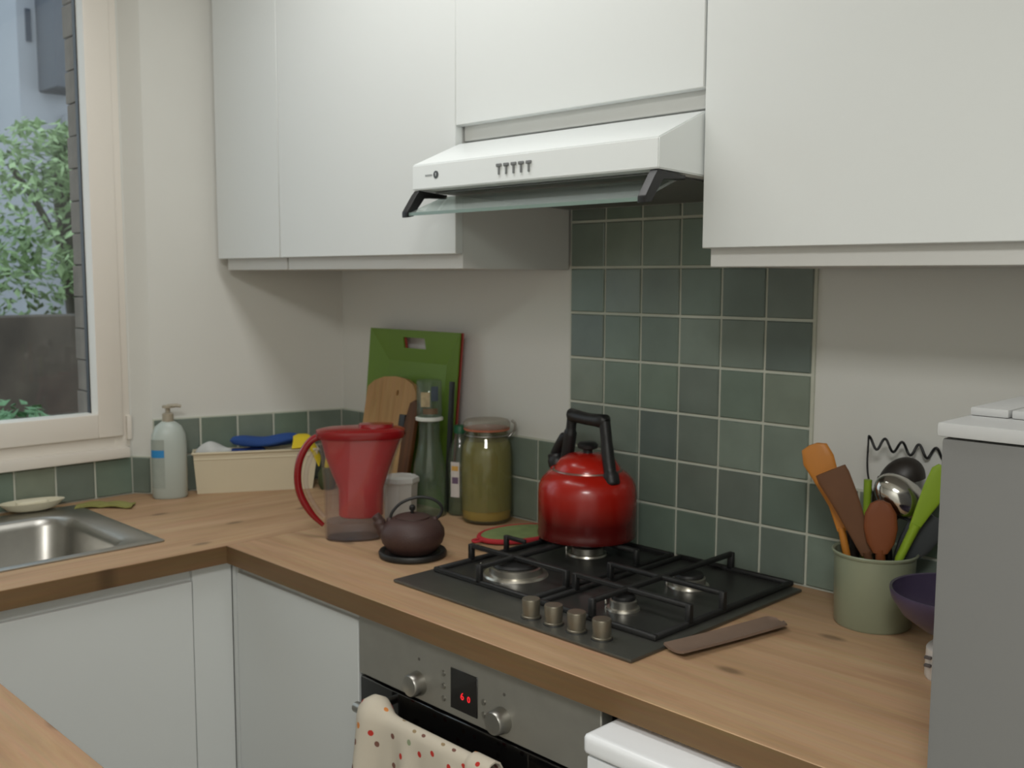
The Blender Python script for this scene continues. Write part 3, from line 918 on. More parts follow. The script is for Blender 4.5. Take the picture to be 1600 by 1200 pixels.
# tap stands outside the picture, on the rear ledge
sd = thing('soap_dish', 'cream oval dish on the ledge behind the sink', 'dish', (-1.050, -0.845, CT + 0.0062), math.radians(84))
cream = mat('cream_ceramic', srgb(216, 210, 186), 0.4, noise=0.03)
obj('dish', lathe([(0.030, 0.0), (0.046, 0.006), (0.060, 0.021), (0.062, 0.023), (0.058, 0.0225), (0.044, 0.0115), (0.001, 0.009)], 36, sx=1.25, sy=0.62), cream, sd)
obj('soap', loft([(0, 0.032, 0.016, 0.0115), (0, 0.038, 0.020, 0.017), (0, 0.037, 0.019, 0.024), (0, 0.025, 0.012, 0.027)], 24, 2.5), mat('cream_soap', srgb(226, 220, 196), 0.6, noise=0.03), sd)
def spongecloth(u, v):
    x = (u - 0.5) * 0.14
    y = (v - 0.5) * 0.055
    return (x, y + 0.012 * math.sin(u * 4), 0.004 + 0.004 * abs(math.sin(u * 7 + v * 3)))
sp = tag(obj('scouring_cloth', grid_sheet(spongecloth, 24, 10, 0.003), mat('moss_green_cloth', srgb(138, 136, 76), 0.95, noise=0.2, nscale=60), None, (-0.985, -0.688, CT + 0.001), (0, 0, math.radians(55))), 'flat moss green scouring cloth between the sink and soap bottle', 'cloth')

# ------------------------------------------------------------------ things in the corner
def facing(px):
    """turn so that local x runs left to right as seen from the camera position towards that column of the room"""
    return YAW + math.atan((800 - px) / F_PX)

# soap bottle
s = thing('soap_bottle', 'grey white pump soap bottle standing beside the window frame', 'bottle', (-0.985, -0.512, CT), facing(266))
bot = mat('milky_plastic', srgb(176, 186, 180), 0.35, noise=0.03)
obj('body', loft([(0, 0.041, 0.027, 0.0), (0, 0.0455, 0.031, 0.006), (0, 0.0455, 0.031, 0.150), (0, 0.043, 0.029, 0.172), (0, 0.034, 0.024, 0.192), (0, 0.020, 0.017, 0.203), (0, 0.013, 0.013, 0.206)], 36, 2.6), bot, s)
obj('pump_collar', lathe([(0.0145, 0.204), (0.0145, 0.226), (0.008, 0.229)], 24), mat('putty_plastic', srgb(160, 152, 134), 0.4, noise=0.03), s)
obj('pump_head', join(lathe([(0.0062, 0.228), (0.0062, 0.240), (0.014, 0.242), (0.014, 0.248), (0.001, 0.249)], 20), tube([(0, 0, 0.245), (0.022, -0.002, 0.2475), (0.034, -0.003, 0.245)], [0.006, 0.005, 0.004], 12)), MATS['putty_plastic'], s)
lab = mat('bottle_label', srgb(150, 158, 150), 0.5, noise=0.12, nscale=50)
def label_patch(x0, x1, z0, z1, a=0.0461, b=0.0316, p=2.6):
    def fn(u, v):
        x = x0 + (x1 - x0) * u
        y = -b * (max(0.0, 1 - (abs(x) / a) ** p)) ** (1 / p)
        return (x, y, z0 + (z1 - z0) * v)
    return grid_sheet(fn, 10, 2)
obj('label', label_patch(-0.0445, -0.012, 0.030, 0.160), lab, s)
obj('label_band', label_patch(-0.0448, -0.0125, 0.112, 0.132, 0.0465, 0.0320), mat('label_blue', srgb(40, 130, 190), 0.5, noise=0.05), s)

# cream storage box and what lies in it
bx0, bx1 = Vector((-0.968, -0.448)), Vector((-0.812, -0.172))
bdir = (bx1 - bx0)
bl = bdir.length
bang = math.atan2(bdir.y, bdir.x)
st = thing('storage_box', 'cream tapered storage box along the slanted wall, filled with cloths', 'box', (bx0.x, bx0.y, CT), bang)
cream_box = mat('cream_painted_tin', srgb(206, 196, 170), 0.5, noise=0.02)
BD = 0.058
rl = [[(0.004, 0.004, 0), (bl - 0.004, 0.004, 0), (bl - 0.004, BD - 0.004, 0), (0.004, BD - 0.004, 0)],
      [(-0.004, -0.004, 0.112), (bl + 0.012, -0.004, 0.112), (bl + 0.012, BD + 0.002, 0.112), (-0.004, BD + 0.002, 0.112)],
      [(-0.001, -0.001, 0.112), (bl + 0.009, -0.001, 0.112), (bl + 0.009, BD - 0.001, 0.112), (-0.001, BD - 0.001, 0.112)],
      [(0.007, 0.007, 0.004), (bl - 0.007, 0.007, 0.004), (bl - 0.007, BD - 0.007, 0.004), (0.007, BD - 0.007, 0.004)]]
obj('body', rings(rl, True, True, False), cream_box, st)
obj('rim', tube([(-0.005, -0.005, 0.112), (bl + 0.013, -0.005, 0.112), (bl + 0.013, BD + 0.002, 0.112), (-0.005, BD + 0.002, 0.112), (-0.005, -0.0049, 0.112)], 0.0035, 8), cream_box, st)
obj('moulding', tube([(-0.002, -0.0025, 0.095), (bl + 0.008, -0.0025, 0.095)], 0.0018, 8), cream_box, st)
blue = mat('blue_cloth', srgb(34, 70, 134), 0.85, noise=0.15, nscale=30)
yellow = mat('yellow_cloth', srgb(214, 190, 40), 0.85, noise=0.08, nscale=30)
def in_box(name, label, cat, me, m_, loc, rz=0.0, rx=0.0):
    p = Matrix.Rotation(bang, 3, 'Z') @ Vector(loc)
    o = obj(name, me, m_, None, (bx0.x + p.x, bx0.y + p.y, CT + loc[2]), (rx, 0, bang + rz))
    return tag(o, label, cat)
def lump(L, W, H, seed, n=24):
    rnd = random.Random(seed)
    ph = [rnd.uniform(0, 6) for _ in range(4)]
    secs = []
    for i in range(n + 1):
        t = i / n
        e = max(0.02, math.sin(math.pi * min(1, max(0, t))) ** 0.35)
        secs.append((t, e))
    rl = []
    for t, e in secs:
        ring = []
        for k in range(18):
            a = 2 * math.pi * k / 18
            w = W / 2 * e * (1 + 0.12 * math.sin(3 * a + ph[0] + t * 5))
            hh = H / 2 * e * (1 + 0.18 * math.sin(2 * a + ph[1] + t * 7))
            ring.append(((t - 0.5) * L, w * math.cos(a) + 0.004 * math.sin(9 * t + ph[2]), H / 2 + hh * math.sin(a) + 0.004 * math.sin(7 * t + ph[3])))
        rl.append(ring)
    return rings(rl, True, True, True, 80)
in_box('blue_cloth', 'bunched bright blue cloth on top of the cream storage box', 'cloth', lump(0.195, 0.052, 0.034, 1), blue, (0.190, 0.030, 0.120), 0.03)
in_box('blue_sponge', 'dark blue sponge under the blue cloth in the cream box', 'sponge', lump(0.10, 0.048, 0.030, 4), mat('navy_sponge', srgb(24, 50, 112), 0.9, noise=0.2, nscale=80), (0.140, 0.030, 0.090), 0.0)
in_box('white_cloth', 'crumpled white cloth at the left of the cream storage box', 'cloth', lump(0.10, 0.05, 0.045, 9), mat('white_rag', srgb(200, 202, 200), 0.95, noise=0.08, nscale=30), (0.050, 0.029, 0.088), 0.0)
def ycloth(u, v):
    # draped across the right end of the box
    x = bl - 0.060 + 0.075 * u + 0.006 * math.sin(5 * v)
    w = -0.012 + 0.075 * v
    top = 0.128 + 0.012 * math.sin(3.1 * v) + 0.012 * v
    z = top - (0.05 * max(0, u - 0.62) ** 1.3 * 4) - 0.014 * max(0, 0.25 - v) * 4 * (1 - u * 0.3)
    return (x, w, z)
in_box('yellow_cloth', 'yellow cloth folded over the right end of the cream box', 'cloth', grid_sheet(ycloth, 20, 20, 0.004), yellow, (0, 0, 0.004))
# dark washing-up brush glimpsed through the pitcher handle
wb = thing('dish_brush', 'dark green brush leaning at the right end of the cream box', 'brush', (-0.780, -0.150, CT), facing(485))
grn = mat('dark_green_bristle', srgb(62, 70, 40), 0.9, noise=0.25, nscale=90)
obj('bristles', loft([(0, 0.016, 0.014, 0.0), (0, 0.024, 0.020, 0.015), (0, 0.025, 0.020, 0.045), (0, 0.015, 0.012, 0.062)], 20), grn, wb)
obj('handle', tube([(0, 0.0, 0.055), (0.004, 0.002, 0.10), (0.006, 0.004, 0.125)], [0.008, 0.006, 0.007], 12), yellow, wb)

# water filter pitcher
pt = thing('filter_pitcher', 'red and clear water filter pitcher standing in front of the corner', 'pitcher', (-0.297, -0.412, CT), facing(553))
clear = thin_glass('clear_pitcher_plastic', (0.95, 0.94, 0.95), 0.035, (0.6, 0.57, 0.6), 0.06)
redp = mat('red_pitcher_plastic', srgb(132, 16, 22), 0.22, noise=0.05, coat=0.3)
redi = mat('red_funnel_plastic', srgb(184, 22, 16), 0.3, noise=0.05)
def hollow(secs, t=0.003):
    inner = [(c, a - t, b - t, z) for c, a, b, z in secs[::-1]]
    inner[-1] = (inner[-1][0], inner[-1][1], inner[-1][2], secs[0][3] + t)
    return secs + inner
body = [(0.004, 0.064, 0.046, 0.0), (0.004, 0.066, 0.048, 0.008), (0.008, 0.071, 0.051, 0.10), (0.015, 0.083, 0.055, 0.18), (0.022, 0.096, 0.057, 0.236)]
obj('body', loft(hollow(body), 40, 2.6), clear, pt)
fun = [(0.019, 0.046, 0.036, 0.050), (0.019, 0.050, 0.040, 0.054), (0.020, 0.051, 0.041, 0.115), (0.018, 0.062, 0.045, 0.145), (0.018, 0.078, 0.048, 0.190), (0.0215, 0.091, 0.052, 0.232)]
obj('funnel', loft(fun, 40, 2.5), redi, pt)
lidm = redp
obj('lid', loft([(0.021, 0.098, 0.059, 0.230), (0.021, 0.101, 0.061, 0.236), (0.021, 0.100, 0.060, 0.247), (0.025, 0.088, 0.050, 0.251), (0.035, 0.055, 0.030, 0.254), (0.035, 0.02, 0.012, 0.2545)], 40, 2.4), lidm, pt)
obj('lid_flap', loft([(0.055, 0.040, 0.026, 0.2500), (0.055, 0.039, 0.025, 0.2600), (0.055, 0.02, 0.012, 0.2615)], 24, 2.6), lidm, pt)
hp = smooth_path([(-0.066, 0, 0.235), (-0.092, 0, 0.222), (-0.114, 0, 0.185), (-0.121, 0, 0.140), (-0.114, 0, 0.098), (-0.092, 0, 0.058), (-0.066, 0, 0.030)])
obj('handle', tube(hp, [0.0085] * (len(hp) - 10) + [0.0085 - 0.0004 * i for i in range(10)], 14, 1.15), redp, pt)
hp2 = smooth_path([(-0.072, 0, 0.205), (-0.092, 0, 0.185), (-0.103, 0, 0.140), (-0.097, 0, 0.102), (-0.080, 0, 0.070), (-0.064, 0, 0.050)])
obj('inner_grip', tube(hp2, 0.0055, 12, 1.3), clear, pt)
obj('water', loft([(0.004, 0.0605, 0.0425, 0.0035), (0.005, 0.0625, 0.0445, 0.040)], 40, 2.6), thin_glass('clear_water', (0.86, 0.84, 0.86), 0.06, (0.45, 0.42, 0.45)), pt)

# cast-iron teapot on trivet
TP = Vector((-0.080, -0.414))
iron_br = mat('brown_cast_iron', srgb(66, 46, 42), 0.55, noise=0.12, nscale=60, bump=0.35, bscale=350)
tv = tag(obj('trivet', lathe([(0.062, 0.0), (0.071, 0.003), (0.0725, 0.010), (0.070, 0.014), (0.063, 0.0125), (0.060, 0.009), (0.001, 0.009)], 40), mat('black_iron', srgb(26, 26, 25), 0.5, noise=0.1), None, (TP.x, TP.y, CT)), 'round black trivet under the small brown teapot', 'trivet')
tp = thing('teapot', 'small dark brown cast iron teapot with arched handle on a black trivet', 'teapot', (TP.x, TP.y, CT + 0.0095), facing(641))
obj('body', lathe([(0.044, 0.0), (0.050, 0.004), (0.064, 0.022), (0.0685, 0.036), (0.067, 0.050), (0.058, 0.064), (0.046, 0.0715), (0.036, 0.074)], 40, angle=50), iron_br, tp)
obj('spout', tube(smooth_path([(-0.050, 0, 0.038), (-0.066, 0, 0.056), (-0.071, 0, 0.070), (-0.078, 0, 0.080)], 4), [0.016] * 4 + [0.013] * 4 + [0.010] * 4 + [0.009], 14), iron_br, tp)
ld = obj('lid', lathe([(0.037, 0.0735), (0.0365, 0.077), (0.022, 0.0815), (0.006, 0.083), (0.001, 0.083)], 32), iron_br, tp)
obj('lid_knob', lathe([(0.0035, 0.083), (0.0035, 0.088), (0.0068, 0.092), (0.0065, 0.098), (0.003, 0.101), (0.001, 0.1015)], 18), MATS['black_iron'], ld)
hh = smooth_path([(-0.047, 0, 0.068), (-0.042, 0, 0.086), (-0.022, 0, 0.106), (0.012, 0, 0.117), (0.044, 0, 0.112), (0.062, 0, 0.096), (0.060, 0, 0.080), (0.050, 0, 0.069)])
obj('handle', tube(hh, 0.0032, 12), MATS['black_iron'], tp)
for sx in (-1, 1):
    obj('handle_lug', lathe([(0.006, 0.0), (0.006, 0.008), (0.003, 0.011)], 14), iron_br, tp, (sx * 0.048, 0, 0.064))

# translucent white tub
tb = thing('plastic_tub', 'translucent white plastic tub with lid between pitcher and teapot', 'tub', (-0.350, -0.232, CT), facing(637) + 0.3)
tubm = thin_glass('frosted_plastic', (0.86, 0.86, 0.84), 0.62, (0.66, 0.65, 0.61), 0.35)
def octring(r, z):
    return [(r * math.cos(math.radians(45 * k + 22.5)), r * math.sin(math.radians(45 * k + 22.5)), z) for k in range(8)]
obj('body', rings([octring(0.036, 0), octring(0.038, 0.004), octring(0.043, 0.100), octring(0.041, 0.100), octring(0.036, 0.006)], True, True, True, 30), tubm, tb)
obj('lid', rings([octring(0.045, 0.094), octring(0.047, 0.098), octring(0.046, 0.108), octring(0.034, 0.111), octring(0.033, 0.109)], True, True, True, 30), tubm, tb)

# boards against the wall
def lean(name, label, cat, x0, y_bot, y_top, height):
    t = thing(name, label, cat, (x0, y_bot, CT))
    a = math.atan2(y_top - y_bot, math.sqrt(max(1e-6, height ** 2 - (y_top - y_bot) ** 2)))
    t.rotation_euler = (-a, 0, 0)
    return t
greenp = mat('green_plastic_tray', srgb(96, 128, 34), 0.45, noise=0.04)
gt = lean('green_tray', 'green plastic tray with handle slot leaning on the wall in the corner', 'tray', -0.5285, -0.086, -0.042, 0.455)
def tray_mesh():
    bm = bmesh.new()
    W, H = 0.186, 0.452
    iw, i0, i1 = 0.120, 0.055, 0.368
    yo, yi, th = 0.0, 0.020, 0.004
    sx0, sx1, sz0, sz1 = -0.047, 0.043, 0.404, 0.432
    for s, dy in ((0, 0.0), (1, th)):
        O = [bm.verts.new((x, yo + dy, z)) for x, z in ((-W, 0), (W, 0), (W, H), (-W, H))]
        I = [bm.verts.new((x, yi + dy, z)) for x, z in ((-iw, i0), (iw, i0), (iw, i1), (-iw, i1))]
        # slot ring in the upper sloped band (kept planar with the slope)
        def yb(z): return yo + (yi - yo) * (H - z) / (H - i1)
        S = [bm.verts.new((x, yb(z) + dy, z)) for x, z in ((sx0, sz0), (sx1, sz0), (sx1, sz1), (sx0, sz1))]
        fs = [(I[0], I[1], I[2], I[3]), (O[0], O[1], I[1], I[0]), (O[1], O[2], I[2], I[1]), (O[3], O[0], I[0], I[3]),
              (I[3], I[2], S[1], S[0]), (I[2], O[2], S[2], S[1]), (O[2], O[3], S[3], S[2]), (O[3], I[3], S[0], S[3])]
        for f in fs:
            bm.faces.new(f if s == 0 else f[::-1])
        if s == 0: first = (O, S)
        else:
            for a, b in zip(first, (O, S)):
                for i in range(4):
                    bm.faces.new((a[i], a[(i + 1) % 4], b[(i + 1) % 4], b[i]))
    return finish(bm, 'mesh')
obj('panel', tray_mesh(), greenp, gt)
obj('backing', tray_mesh(), mat('dull_red_plastic', srgb(150, 60, 52), 0.5, noise=0.04), gt, (0.0045, 0.0055, 0.0))['label'] = 'dull red underside edge'
woodb = oak('pale_board_wood', 2, srgb(150, 112, 66), srgb(178, 140, 92), srgb(190, 154, 106), 1.6)
darkwood = oak('dark_board_wood', 2, srgb(66, 40, 22), srgb(92, 58, 32), srgb(108, 70, 40), 1.6)
wd = lean('wooden_board', 'pale wooden chopping board with rounded top leaning before the green tray', 'chopping board', -0.556, -0.150, -0.088, 0.335)
outl = [(-0.105, 0.0), (0.105, 0.0), (0.105, 0.275), (0.100, 0.300), (0.085, 0.318), (0.050, 0.331), (0.010, 0.335), (-0.040, 0.331), (-0.080, 0.318), (-0.105, 0.300)]
def board_mesh(outline, hole, r, th):
    bm = bmesh.new()
    n = 16
    hr = [(hole[0] + r * math.cos(2 * math.pi * k / n), hole[1] + r * 1.5 * math.sin(2 * math.pi * k / n)) for k in range(n)]
    layers = []
    for y in (0.0, th):
        o = [bm.verts.new((a, y, b)) for a, b in outline]
        hv = [bm.verts.new((a, y, b)) for a, b in hr]
        es = [bm.edges.new((o[i], o[(i + 1) % len(o)])) for i in range(len(o))] + [bm.edges.new((hv[i], hv[(i + 1) % n])) for i in range(n)]
        bmesh.ops.triangle_fill(bm, use_beauty=True, edges=es)
        layers.append((o, hv))
    for q in range(2):
        a, b = layers[0][q], layers[1][q]
        for i in range(len(a)):
            bm.faces.new((a[i], a[(i + 1) % len(a)], b[(i + 1) % len(a)], b[i]))
    return finish(bm, 'mesh')
obj('board', board_mesh(outl, (0.026, 0.292), 0.0055, 0.016), woodb, wd)
db = lean('dark_wooden_board', 'narrow dark brown wooden board standing before the pale chopping board', 'board', -0.441, -0.172, -0.115, 0.30)
obj('board', prism([(-0.012, 0.0), (0.026, 0.0), (0.030, 0.27), (0.018, 0.285), (-0.002, 0.275), (-0.016, 0.21)], -0.006, 0.006, 0.003, axis='y'), darkwood, db)
obj('tag', box(-0.036, -0.012, -0.007, 0.005, 0.205, 0.243, 0.003), black_plastic, db)
bb = tag(obj('black_board', box(-0.007, 0.007, -0.004, 0.004, 0, 0.330, 0.002), mat('charcoal_plastic', srgb(34, 36, 34), 0.5, noise=0.06), None, (-0.338, -0.0935, CT), (-0.06, 0, 0.0)), 'narrow black board edge standing right behind the glass carafe', 'board')

# carafe with tumbler on top
CF = (-0.346, -0.142)
cglass = thin_glass('carafe_glass', (0.86, 0.90, 0.86), 0.06, (0.45, 0.5, 0.45))
cf = thing('glass_carafe', 'clear glass carafe with white lip in front of the green tray', 'carafe', (CF[0], CF[1], CT), facing(674))
prof_c = [(0.040, 0.0), (0.043, 0.005), (0.043, 0.090), (0.040, 0.125), (0.030, 0.172), (0.0265, 0.196), (0.0265, 0.238)]
obj('body', lathe(prof_c + [(r - 0.003, z) for r, z in prof_c[::-1][:-1]] + [(0.037, 0.006), (0.001, 0.006)], 40), cglass, cf)
obj('lip', lathe([(0.0275, 0.237), (0.034, 0.239), (0.0345, 0.245), (0.029, 0.248), (0.0255, 0.245), (0.0255, 0.238)], 36), mat('white_rubber', srgb(214, 216, 208), 0.5, noise=0.02), cf)
tm = thing('tumbler', 'small printed glass tumbler turned upside down on the carafe', 'tumbler', (CF[0], CF[1], CT + 0.2482), facing(674))
obj('glass', lathe([(0.0315, 0.0), (0.0315, 0.088), (0.028, 0.091), (0.001, 0.091), (0.001, 0.0895), (0.027, 0.0885), (0.0300, 0.085), (0.0300, 0.0)], 36), cglass, tm)
def band(r, a0, a1, z0, z1):
    return grid_sheet(lambda u, v: (r * math.sin(a0 + (a1 - a0) * u), -r * math.cos(a0 + (a1 - a0) * u), z0 + (z1 - z0) * v), 12, 2)
obj('print', band(0.0319, -0.7, 0.05, 0.026, 0.062), mat('cream_print', srgb(166, 150, 116), 0.6, noise=0.5, nscale=70), tm)
obj('print', band(0.0319, 0.15, 0.75, 0.040, 0.076), mat('blue_print', srgb(72, 84, 96), 0.6, noise=0.3, nscale=70), tm)
obj('print', band(0.0319, -0.5, 0.7, 0.008, 0.022), mat('brown_print', srgb(104, 84, 60), 0.6, noise=0.4, nscale=70), tm)

# plastic bottle with green cap
pb = thing('plastic_bottle', 'small clear bottle with green cap and paper label beside the big jar', 'bottle', (-0.300, -0.082, CT), facing(712))
pglass = thin_glass('bottle_plastic', (0.80, 0.86, 0.78), 0.12, (0.42, 0.46, 0.38))
obj('body', lathe([(0.027, 0.0), (0.030, 0.004), (0.030, 0.120), (0.0285, 0.150), (0.021, 0.180), (0.0135, 0.198), (0.0125, 0.207)], 32), pglass, pb)
obj('cap', lathe([(0.0155, 0.205), (0.0155, 0.222), (0.013, 0.2245), (0.001, 0.2245)], 24), mat('green_cap', srgb(30, 92, 62), 0.45, noise=0.05), pb)
lb_ = obj('label', band(0.0304, -0.85, -0.05, 0.048, 0.136), mat('white_paper_label', srgb(206, 198, 192), 0.7, noise=0.05, nscale=60), pb)
obj('label_print', band(0.0307, -0.70, -0.15, 0.082, 0.098), mat('purple_print', srgb(104, 84, 108), 0.7, noise=0.1), lb_)
obj('label_print', band(0.0307, -0.75, -0.15, 0.114, 0.126), mat('orange_print', srgb(206, 160, 80), 0.7, noise=0.1), lb_)
obj('contents', lathe([(0.027, 0.004), (0.027, 0.11)], 28), thin_glass('green_liquid', (0.7, 0.74, 0.6), 0.3, (0.28, 0.30, 0.18)), pb)

# big preserving jar
jr = thing('preserving_jar', 'large clip top glass jar with cloudy yellow liquid by the tile strip', 'jar', (-0.203, -0.082, CT), facing(763))
jglass = thin_glass('jar_glass', (0.84, 0.85, 0.72), 0.08, (0.45, 0.44, 0.32))
jp = [(0.052, 0.0), (0.060, 0.006), (0.0635, 0.03), (0.0635, 0.165), (0.060, 0.190), (0.052, 0.205), (0.050, 0.224)]
obj('body', lathe(jp + [(r - 0.003, max(z, 0.006)) for r, z in jp[::-1]], 44), jglass, jr)
obj('liquid', lathe([(0.052, 0.0318), (0.0595, 0.0320), (0.0600, 0.16), (0.0570, 0.186), (0.050, 0.199), (0.001, 0.199)], 40), thin_glass('cloudy_liquid', (0.86, 0.80, 0.52), 0.45, (0.62, 0.54, 0.24), 0.2, 0.6), jr)
obj('sediment', lathe([(0.045, 0.0065), (0.0560, 0.010), (0.0588, 0.026), (0.056, 0.0312), (0.001, 0.0316)], 40), mat('yellow_sediment', srgb(196, 158, 70), 0.8, noise=0.15), jr)
obj('rubber_seal', lathe([(0.050, 0.2235), (0.0555, 0.2245), (0.0560, 0.2285), (0.050, 0.2295)], 40), mat('orange_rubber', srgb(176, 104, 76), 0.6, noise=0.05), jr)
obj('lid', lathe([(0.0535, 0.229), (0.0565, 0.232), (0.0565, 0.242), (0.052, 0.248), (0.030, 0.251), (0.001, 0.2515)], 40), thin_glass('lid_glass', (0.82, 0.80, 0.74), 0.3, (0.55, 0.52, 0.46)), jr)
obj('wire_clip', tube(smooth_path([(0.052, 0, 0.205), (0.062, 0.002, 0.215), (0.069, 0.0, 0.226), (0.068, 0, 0.240), (0.060, 0, 0.246)]), 0.003, 8), steel, jr)
obj('wire_band', tube([(0.0535 * math.cos(2 * math.pi * k / 32), 0.0535 * math.sin(2 * math.pi * k / 32), 0.213) for k in range(33)], 0.0016, 8), steel, jr)

# pot holder left of the hob
ph = thing('pot_holder', 'oval green pot holder with red rim lying left of the hob', 'pot holder', (-0.034, -0.140, CT), math.radians(78))
obj('pad', loft([(0, 0.094, 0.058, 0.0), (0, 0.098, 0.062, 0.006), (0, 0.094, 0.058, 0.013), (0, 0.05, 0.03, 0.012)], 40), mat('green_print_cloth', srgb(118, 134, 84), 0.9, noise=0.4, nscale=30), ph)
obj('rim', tube([(0.099 * math.cos(2 * math.pi * k / 40), 0.063 * math.sin(2 * math.pi * k / 40), 0.008) for k in range(41)], 0.006, 10), mat('red_binding', srgb(170, 40, 48), 0.85, noise=0.1), ph)
# (loop of the pot holder)
obj('loop', tube(smooth_path([(-0.097, 0.01, 0.008), (-0.115, 0.012, 0.006), (-0.118, -0.004, 0.006), (-0.098, -0.008, 0.008)]), 0.003, 8), MATS['red_binding'], ph)

# kettle
KX, KY, KZ = 0.186, -0.158, CT + 0.0472
kt = thing('kettle', 'red enamel whistling kettle with black handle on the rear left burner', 'kettle', (KX, KY, KZ), math.radians(-12))
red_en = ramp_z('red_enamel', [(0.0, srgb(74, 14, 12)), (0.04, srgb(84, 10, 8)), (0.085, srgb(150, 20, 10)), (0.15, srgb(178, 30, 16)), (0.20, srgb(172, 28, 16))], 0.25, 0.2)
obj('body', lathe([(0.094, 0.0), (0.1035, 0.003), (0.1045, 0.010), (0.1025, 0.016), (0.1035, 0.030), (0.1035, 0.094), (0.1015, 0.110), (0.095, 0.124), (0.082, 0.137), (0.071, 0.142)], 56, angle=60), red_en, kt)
obj('rim_band', lathe([(0.0700, 0.1405), (0.0735, 0.1415), (0.0725, 0.1445), (0.068, 0.145)], 48), mat('dull_chrome', srgb(150, 120, 112), 0.3, 0.8, noise=0.05), kt)
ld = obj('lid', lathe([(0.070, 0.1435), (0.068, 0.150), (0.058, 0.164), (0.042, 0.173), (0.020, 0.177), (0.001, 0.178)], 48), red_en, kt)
obj('lid_knob', lathe([(0.010, 0.176), (0.010, 0.184), (0.021, 0.188), (0.022, 0.195), (0.017, 0.200), (0.001, 0.201)], 28), black_plastic, ld)
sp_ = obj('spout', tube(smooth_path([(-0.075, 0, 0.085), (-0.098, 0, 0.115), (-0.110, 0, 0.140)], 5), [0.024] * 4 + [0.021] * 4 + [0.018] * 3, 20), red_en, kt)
obj('whistle', tube(smooth_path([(-0.106, 0, 0.134), (-0.113, 0, 0.150), (-0.116, 0, 0.160)], 4), [0.0205] * 4 + [0.018] * 4 + [0.012], 18), black_plastic, sp_)
hd = obj('handle', tube([(-0.062, 0, 0.247), (-0.056, 0, 0.250), (-0.030, 0, 0.2495), (0.0, 0, 0.2485), (0.030, 0, 0.2495), (0.056, 0, 0.250), (0.062, 0, 0.247)], [0.010, 0.0155, 0.0135, 0.013, 0.0135, 0.0155, 0.010], 18), black_plastic, kt)
obj('handle_strap', tube(smooth_path([(0.056, 0, 0.250), (0.062, 0, 0.220), (0.069, 0, 0.180), (0.078, 0, 0.142), (0.084, 0, 0.122)], 5), [0.012] * 8 + [0.013] * 7 + [0.017] * 5 + [0.014], 16, 1.0), black_plastic, hd)
obj('handle_strap', tube(smooth_path([(-0.055, 0, 0.250), (-0.060, 0, 0.220), (-0.067, 0, 0.185), (-0.076, 0, 0.142)], 5), [0.011] * 6 + [0.014] * 10, 16, 1.0), black_plastic, hd)
obj('whistle_lever', tube(smooth_path([(-0.064, 0, 0.212), (-0.082, 0, 0.200), (-0.100, 0, 0.180), (-0.116, 0, 0.158)], 4), [0.007] * 4 + [0.012] * 9, 12), black_plastic, hd)

# spoon rest
sr = thing('spoon_rest', 'narrow grey brown spoon rest lying right of the hob', 'spoon rest', (0.676, -0.365, CT), math.radians(79))
def srf(u, v):
    x = (u - 0.5) * 0.245
    e = 1.0 if u < 0.93 else math.sqrt(max(0.0, 1 - ((u - 0.93) / 0.07) ** 2)) * 0.6 + 0.4
    y = (v - 0.5) * 0.048 * e
    return (x, y, 0.0055 + 0.005 * (2 * (v - 0.5)) ** 2 - 0.0015 * math.sin(math.pi * u))
obj('tray', grid_sheet(srf, 30, 10, -0.004), mat('greyish_brown_ceramic', srgb(118, 98, 84), 0.55, noise=0.1, nscale=40), sr)

# ------------------------------------------------------------------ utensil pot
UX, UY = 0.800, -0.116
ang = facing(1370)
up = thing('utensil_pot', 'pale green enamel pot full of cooking utensils right of the hob', 'pot', (UX, UY, CT), ang)
greenen = mat('pale_green_enamel', srgb(140, 147, 124), 0.3, noise=0.03, coat=0.2)
obj('pot', lathe([(0.060, 0.0), (0.0635, 0.004), (0.0670, 0.122), (0.0700, 0.1235), (0.0710, 0.127), (0.0690, 0.129), (0.0655, 0.126), (0.0610, 0.006), (0.001, 0.005)], 44, angle=40), greenen, up)
def utensil(name, label, cat='utensil'):
    return thing(name, label, cat, (UX, UY, CT + 0.0062), ang)
def paddle(pts, widths, th, ysh=0.0):
    """flat tapering bar through pts (x, y, z) with half widths, thickness th; stays facing local -y"""
    pts = [Vector(p) for p in pts]
    rl = []
    for i, p in enumerate(pts):
        t = (pts[min(i + 1, len(pts) - 1)] - pts[max(i - 1, 0)]).normalized()
        side = Vector((0, -1, 0)).cross(t).normalized()
        nrm = t.cross(side)
        w = widths[i]
        hth = th if not isinstance(th, (list, tuple)) else th[i]
        ring = []
        for k in range(16):
            a = 2 * math.pi * k / 16
            c, s_ = math.cos(a), math.sin(a)
            ring.append(tuple(p + side * (w * math.copysign(abs(c) ** 0.7, c)) + nrm * (hth / 2 * math.copysign(abs(s_) ** 0.7, s_))))
        rl.append(ring)
    return rings(rl, True, True, True, 55)
yw = mat('honey_wood', srgb(190, 122, 44), 0.5, noise=0.12, nscale=25)
bw = mat('brown_wood', srgb(104, 70, 46), 0.6, noise=0.15, nscale=25)
rw = mat('reddish_wood', srgb(122, 66, 32), 0.55, noise=0.12, nscale=25)
o = utensil('honey_spatula', 'honey coloured wooden spatula at the left of the utensil pot')
obj('blade', paddle([(-0.054, 0.004, 0.150), (-0.066, 0.006, 0.195), (-0.082, 0.008, 0.235), (-0.098, 0.009, 0.270), (-0.106, 0.010, 0.292), (-0.108, 0.010, 0.297)], [0.009, 0.013, 0.021, 0.027, 0.022, 0.008], 0.007), yw, o)
obj('stem', tube([(-0.022, 0.0, 0.001), (-0.056, 0.0045, 0.155)], 0.0065, 12), yw, o)
